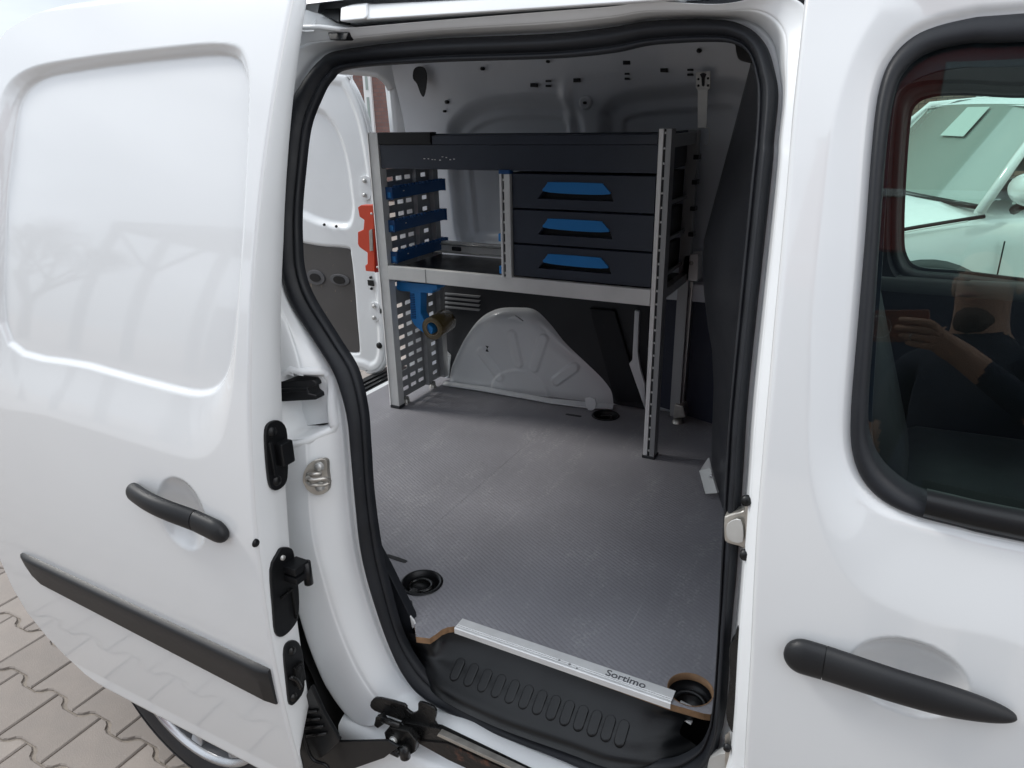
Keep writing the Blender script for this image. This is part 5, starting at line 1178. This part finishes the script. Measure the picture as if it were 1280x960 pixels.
# ------------------------------------------------------------------ buildings
def building(name, label, x0, x1, y0, y1, h, mm, wins, frame=PAINT):
    b = empty(name, ((x0+x1)/2, (y0+y1)/2, 0), label, 'building'); box('wall', x0, x1, y0, y1, 0, h, mm, b, 0); box('roof', x0-.3, x1+.3, y0-.3, y1+.3, h, h+.25, TRIM, b, .02)
    for (wx, wz, ww, wh_) in wins:
        w = box('window', wx-ww/2, wx+ww/2, y0-.04, y0+.02, wz-wh_/2, wz+wh_/2, frame, b, .005)
        nx_ = 1 if ww < .8 else 2; nz__ = max(1, int(wh_/.7))
        L = []
        for i in range(nx_):
            for j in range(nz__):
                pw, ph = ww/nx_, wh_/nz__; L.append((wx-ww/2+i*pw+.06, wx-ww/2+(i+1)*pw-.06, y0-.05, y0-.035, wz-wh_/2+j*ph+.06, wz-wh_/2+(j+1)*ph-.06))
        for q in L: box('pane', *q, CARGL, w, 0)
    return b
by = 11.0; kk = by/1.0
def wpx(px, py, y=11.0): q = oY(px, py, y); return q[0], q[2]
wx, wz = wpx(462.5, 132, 11); w2 = []
for k in range(-4, 5): w2.append((wx+k*1.3, wz+.2, .17, 3.2))
building('brick_building', 'brown brick building seen through the open rear of the van', -12.5, -3.4, 11, 19, 7.5, BRICK, [q for q in w2 if -12 < q[0] < -4], PAINT)
building('brick_house', 'low tan brick building behind the white car', -3.0, 9, 15, 22, 2.3, brick_mat('tan_brick', (.26, .19, .15), (.33, .25, .20), 3), [(x, 1.5, 1.2, 1.0) for x in (-1.5, 1.5, 4.5, 7)])
# drain grate on the paving near the rear
dg_ = box('drain_grate', -2.25, -1.80, 2.35, 2.60, -.01, .004, STEELD, None, .002); tag(dg_, 'dark metal drain grate set in the paving behind the van', 'drain')
# ------------------------------------------------------------------ the yard behind the photographer (mirrored in paint and glass)
hall = empty('hall', (1.3, -11, 0), 'red and navy clad hall mirrored in the front side window', 'building')
CLR = mat('red_cladding', (.30, .025, .02), .5, var=.05); CLN = mat('navy_cladding', (.012, .02, .06), .5, var=.05)
box('wall', -1.4, 4, -16, -10, 0, 5.3, CLN, hall, 0); box('fascia', -1.45, 4.05, -16.05, -9.9, 5.3, 10.5, CLR, hall, .02)
box('trim_strip', -1.47, 4.07, -16.07, -9.86, 6.15, 6.27, ALU, hall, .01); box('roof', -1.5, 4.1, -16.1, -9.85, 10.5, 10.62, TRIM, hall, .01)
box('sign_panel', .35, 1.7, -9.92, -9.86, 7.7, 8.35, mat('pale_sign', (.35, .38, .38), .5), hall, .01)
shed = empty('shed', (-14.8, -9.5, 0), 'open sided grey canopy mirrored in the sliding door', 'shed')
SHD = mat('shed_steel', (.16, .17, .18), .6)
prism('roof', [(-17.0, -9, 5.25), (-12.6, -9, 5.35), (-12.6, -13, 5.9), (-17.0, -13, 5.8)], (0, 0, .35), SHD, shed, .01)
for x in (-16.8, -14.9, -12.8): box('post', x-.10, x+.10, -9.2, -9.0, 0, 5.3, SHD, shed, .005)
for x0_, x1_ in ((-16.7, -14.9), (-13.0, -14.8)): tube('brace', [(x0_, -9.1, 5.2), (x1_, -9.1, 3.6)], .07, SHD, shed, 8)
box('back_wall', -17.0, -12.6, -13.1, -13, 0, 3.2, mat('grey_boards', (.22, .22, .22), .8), shed, .005)
def tree(x, y, h, seed, label):
    t = empty('bare_tree', (x, y, 0), label, 'tree'); rd_ = random.Random(seed); b = bmesh.new()
    def seg(p, q, r0_, r1_, n=6):
        d = (q-p).normalized(); a = d.orthogonal().normalized(); c = a.cross(d)
        u = [b.verts.new(p+(a*math.cos(k*2*math.pi/n)+c*math.sin(k*2*math.pi/n))*r0_) for k in range(n)]; w = [b.verts.new(q+(a*math.cos(k*2*math.pi/n)+c*math.sin(k*2*math.pi/n))*r1_) for k in range(n)]
        for k in range(n): b.faces.new((u[k], u[(k+1) % n], w[(k+1) % n], w[k]))
    def grow(p, d, L, r, lv):
        q = p+d*L; seg(p, q, r, r*.72, 7 if lv < 2 else 4)
        if lv == 6: return
        for k in range(3 if lv else 4):
            nd = (d+Vector((rd_.uniform(-1, 1), rd_.uniform(-1, 1), rd_.uniform(-.25, .8)))*.75).normalized(); grow(p+d*L*rd_.uniform(.7, 1), nd, L*rd_.uniform(.6, .8), r*.58, lv+1)
    grow(Vector((x, y, 0)), Vector((0, 0, 1)), h*.3, .17, 0)
    bmobj('trunk', b, mat('bark', (.09, .075, .06), .9) if 'bark' not in bpy.data.materials else bpy.data.materials['bark'], t)
tree(-19.6, -9.5, 6.5, 3, 'bare tree left of the open shed, mirrored in the sliding door')
# ------------------------------------------------------------------ the photographer, standing behind the lens
SKIN = mat('skin', (.50, .28, .19), .5); SHIRT = mat('navy_tshirt', (.022, .030, .055), .85, bump=.3, bscale=80, var=.1); JEAN = mat('dark_jeans', (.03, .035, .05), .8); HAIR = mat('dark_hair', (.02, .014, .01), .7); RINGM = mat('silver_ring', (.8, .8, .8), .2, 1)
r_, d_, f_ = [RM@np.array(v_, float) for v_ in ((1, 0, 0), (0, 1, 0), (0, 0, 1))]
C0 = np.array([0, 0, H])
def CL(a, b_, c): return C0+r_*a+d_*b_+f_*c     # right, down, forward of the lens
rh_ = np.array([.883, .469, 0]); fh = np.array([-.469, .883, 0]); B0 = np.array([.25, -.30, 0])
def BL(a, b_, z): return B0+rh_*a+fh*b_+np.array([0, 0, z*1.045])
per = empty('person', tuple(B0), 'bearded person in a navy t-shirt holding up a phone, mirrored in the front window', 'person')
def skin(name, nodes, edges, mats, root=0, sub=3):
    me = bpy.data.meshes.new(name); me.from_pydata([tuple(n[0]) for n in nodes], edges, []); o = bpy.data.objects.new(name, me); scene.collection.objects.link(o)
    md = o.modifiers.new('skin', 'SKIN'); md.use_smooth_shade = True
    if not me.skin_vertices: me.attributes.new
    for i, n in enumerate(nodes):
        sv = me.skin_vertices[0].data[i]; sv.radius = (n[1], n[2] if len(n) > 2 else n[1]); sv.use_root = (i == root)
    sb = o.modifiers.new('sub', 'SUBSURF'); sb.levels = sub; sb.render_levels = sub
    dg = bpy.context.evaluated_depsgraph_get(); dg.update(); m2 = bpy.data.meshes.new_from_object(o.evaluated_get(dg)); bpy.data.objects.remove(o); m2.name = name
    m2.materials.clear()
    return link(name, m2, mats, per, True)
wr = CL(.165, .06, -.03); el_ = CL(.38, .27, -.10)
N_ = [(BL(0, 0, .95), .15, .11), (BL(0, .01, 1.10), .135, .10), (BL(0, .02, 1.27), .16, .11), (BL(0, .0, 1.40), .13, .085), (BL(0, .01, 1.49), .055, .055), (BL(0, .035, 1.57), .066, .080), (BL(0, .03, 1.66), .066, .082), (BL(0, .025, 1.71), .045, .055),
      (BL(.17, 0, 1.41), .062), (el_, .043), (wr, .030), (CL(.145, .035, -.02), .034, .022),
      (BL(-.17, 0, 1.41), .062), (BL(-.24, .0, 1.14), .045), (BL(-.24, .08, .92), .032), (BL(-.24, .10, .84), .034, .022),
      (BL(.10, 0, .86), .095), (BL(.11, .02, .48), .062), (BL(.12, -.01, .10), .045), (BL(.13, .12, .04), .045, .03),
      (BL(-.10, 0, .86), .095), (BL(-.11, .02, .48), .062), (BL(-.12, -.01, .10), .045), (BL(-.13, .12, .04), .045, .03)]
E_ = [(0, 1), (1, 2), (2, 3), (3, 4), (4, 5), (5, 6), (6, 7), (3, 8), (8, 9), (9, 10), (10, 11), (3, 12), (12, 13), (13, 14), (14, 15), (0, 16), (16, 17), (17, 18), (18, 19), (0, 20), (20, 21), (21, 22), (22, 23)]
# fingers of the raised hand lie over the lens side of the phone
k0 = 11; fg = [(-.012, .045, .0085), (.006, .035, .0088), (.024, .045, .0085), (.040, .060, .0075)]
for (dd_, reach, rr_) in fg:
    i = len(N_); N_ += [(CL(.125, dd_+.006, .004), rr_*1.15), (CL(.095, dd_, .016), rr_), (CL(reach+.012, dd_-.004, .012), rr_*.85)]; E_ += [(k0, i), (i, i+1), (i+1, i+2)]
i = len(N_); N_ += [(CL(.125, .045, -.035), .011), (CL(.10, .040, -.034), .0095)]; E_ += [(k0, i), (i, i+1)]
bo = skin('body', N_, E_, [SKIN, SHIRT, JEAN])
for p in bo.data.polygons:
    c = np.array(bo.data.vertices[p.vertices[0]].co)
    q = c-B0; arm = abs(q.dot(rh_)) > .20
    p.material_index = 2 if c[2] < .93 and abs(q.dot(rh_)) < .21 else (0 if (c[2] > 1.552 and abs(q.dot(rh_)) < .11) or (q.dot(rh_) > .30 or (arm and c[2] < 1.30)) else 1)
    if np.linalg.norm(c-C0) < .24: p.material_index = 0
def blob(name, c, s, mm, parent, axes=None, jit=0, seed=1):
    b = bmesh.new(); bmesh.ops.create_icosphere(b, subdivisions=3, radius=1); rq = random.Random(seed)
    for v_ in b.verts:
        l = v_.co*(1+rq.uniform(-jit, jit)); v_.co = Vector(c+rh_*(l.x*s[0])+fh*(l.y*s[1])+np.array([0, 0, l.z*s[2]]))
    return bmobj(name, b, mm, parent)
blob('hair', BL(0, .0, 1.685), (.074, .092, .072), HAIR, per, jit=.03)
blob('beard', BL(0, .056, 1.512), (.050, .060, .042), mat('brown_beard', (.075, .045, .032), .8), per, jit=.04, seed=2)
blob('nose', BL(0, .128, 1.605), (.014, .020, .024), SKIN, per)
for s_ in (-1, 1):
    blob('eye', BL(s_*.032, .104, 1.635), (.011, .008, .006), mat('eye_white', (.25, .22, .2), .3) if 'eye_white' not in bpy.data.materials else bpy.data.materials['eye_white'], per)
    blob('ear', BL(s_*.074, .02, 1.62), (.010, .018, .030), SKIN, per)
blob('mouth', BL(0, .128, 1.562), (.022, .006, .006), mat('lips', (.35, .13, .11), .5), per)
tube('ring', [CL(.088+.0006*math.cos(a)*0, .024+.0098*math.cos(a), .015+.0098*math.sin(a)) for a in np.linspace(0, 2*math.pi, 20, False)], .0016, RINGM, per, 6, closed=True)
ph = empty('phone', tuple(CL(.035, 0, -.01)), 'brown phone with round lens mark held in front of the face', 'phone')
pb = [CL(-.040, -.036, -.004), CL(.115, -.036, -.004), CL(.115, .038, -.004), CL(-.040, .038, -.004)]
prism('phone_body', pb, tuple(-f_*.008), mat('brown_phone', (.30, .10, .06), .3), ph, .002)
tube('lens_ring', [CL(.006+.026*math.cos(a), .002+.026*math.sin(a), -.0035) for a in np.linspace(0, 2*math.pi, 40, False)], .0008, ALUB, ph, 6, closed=True)
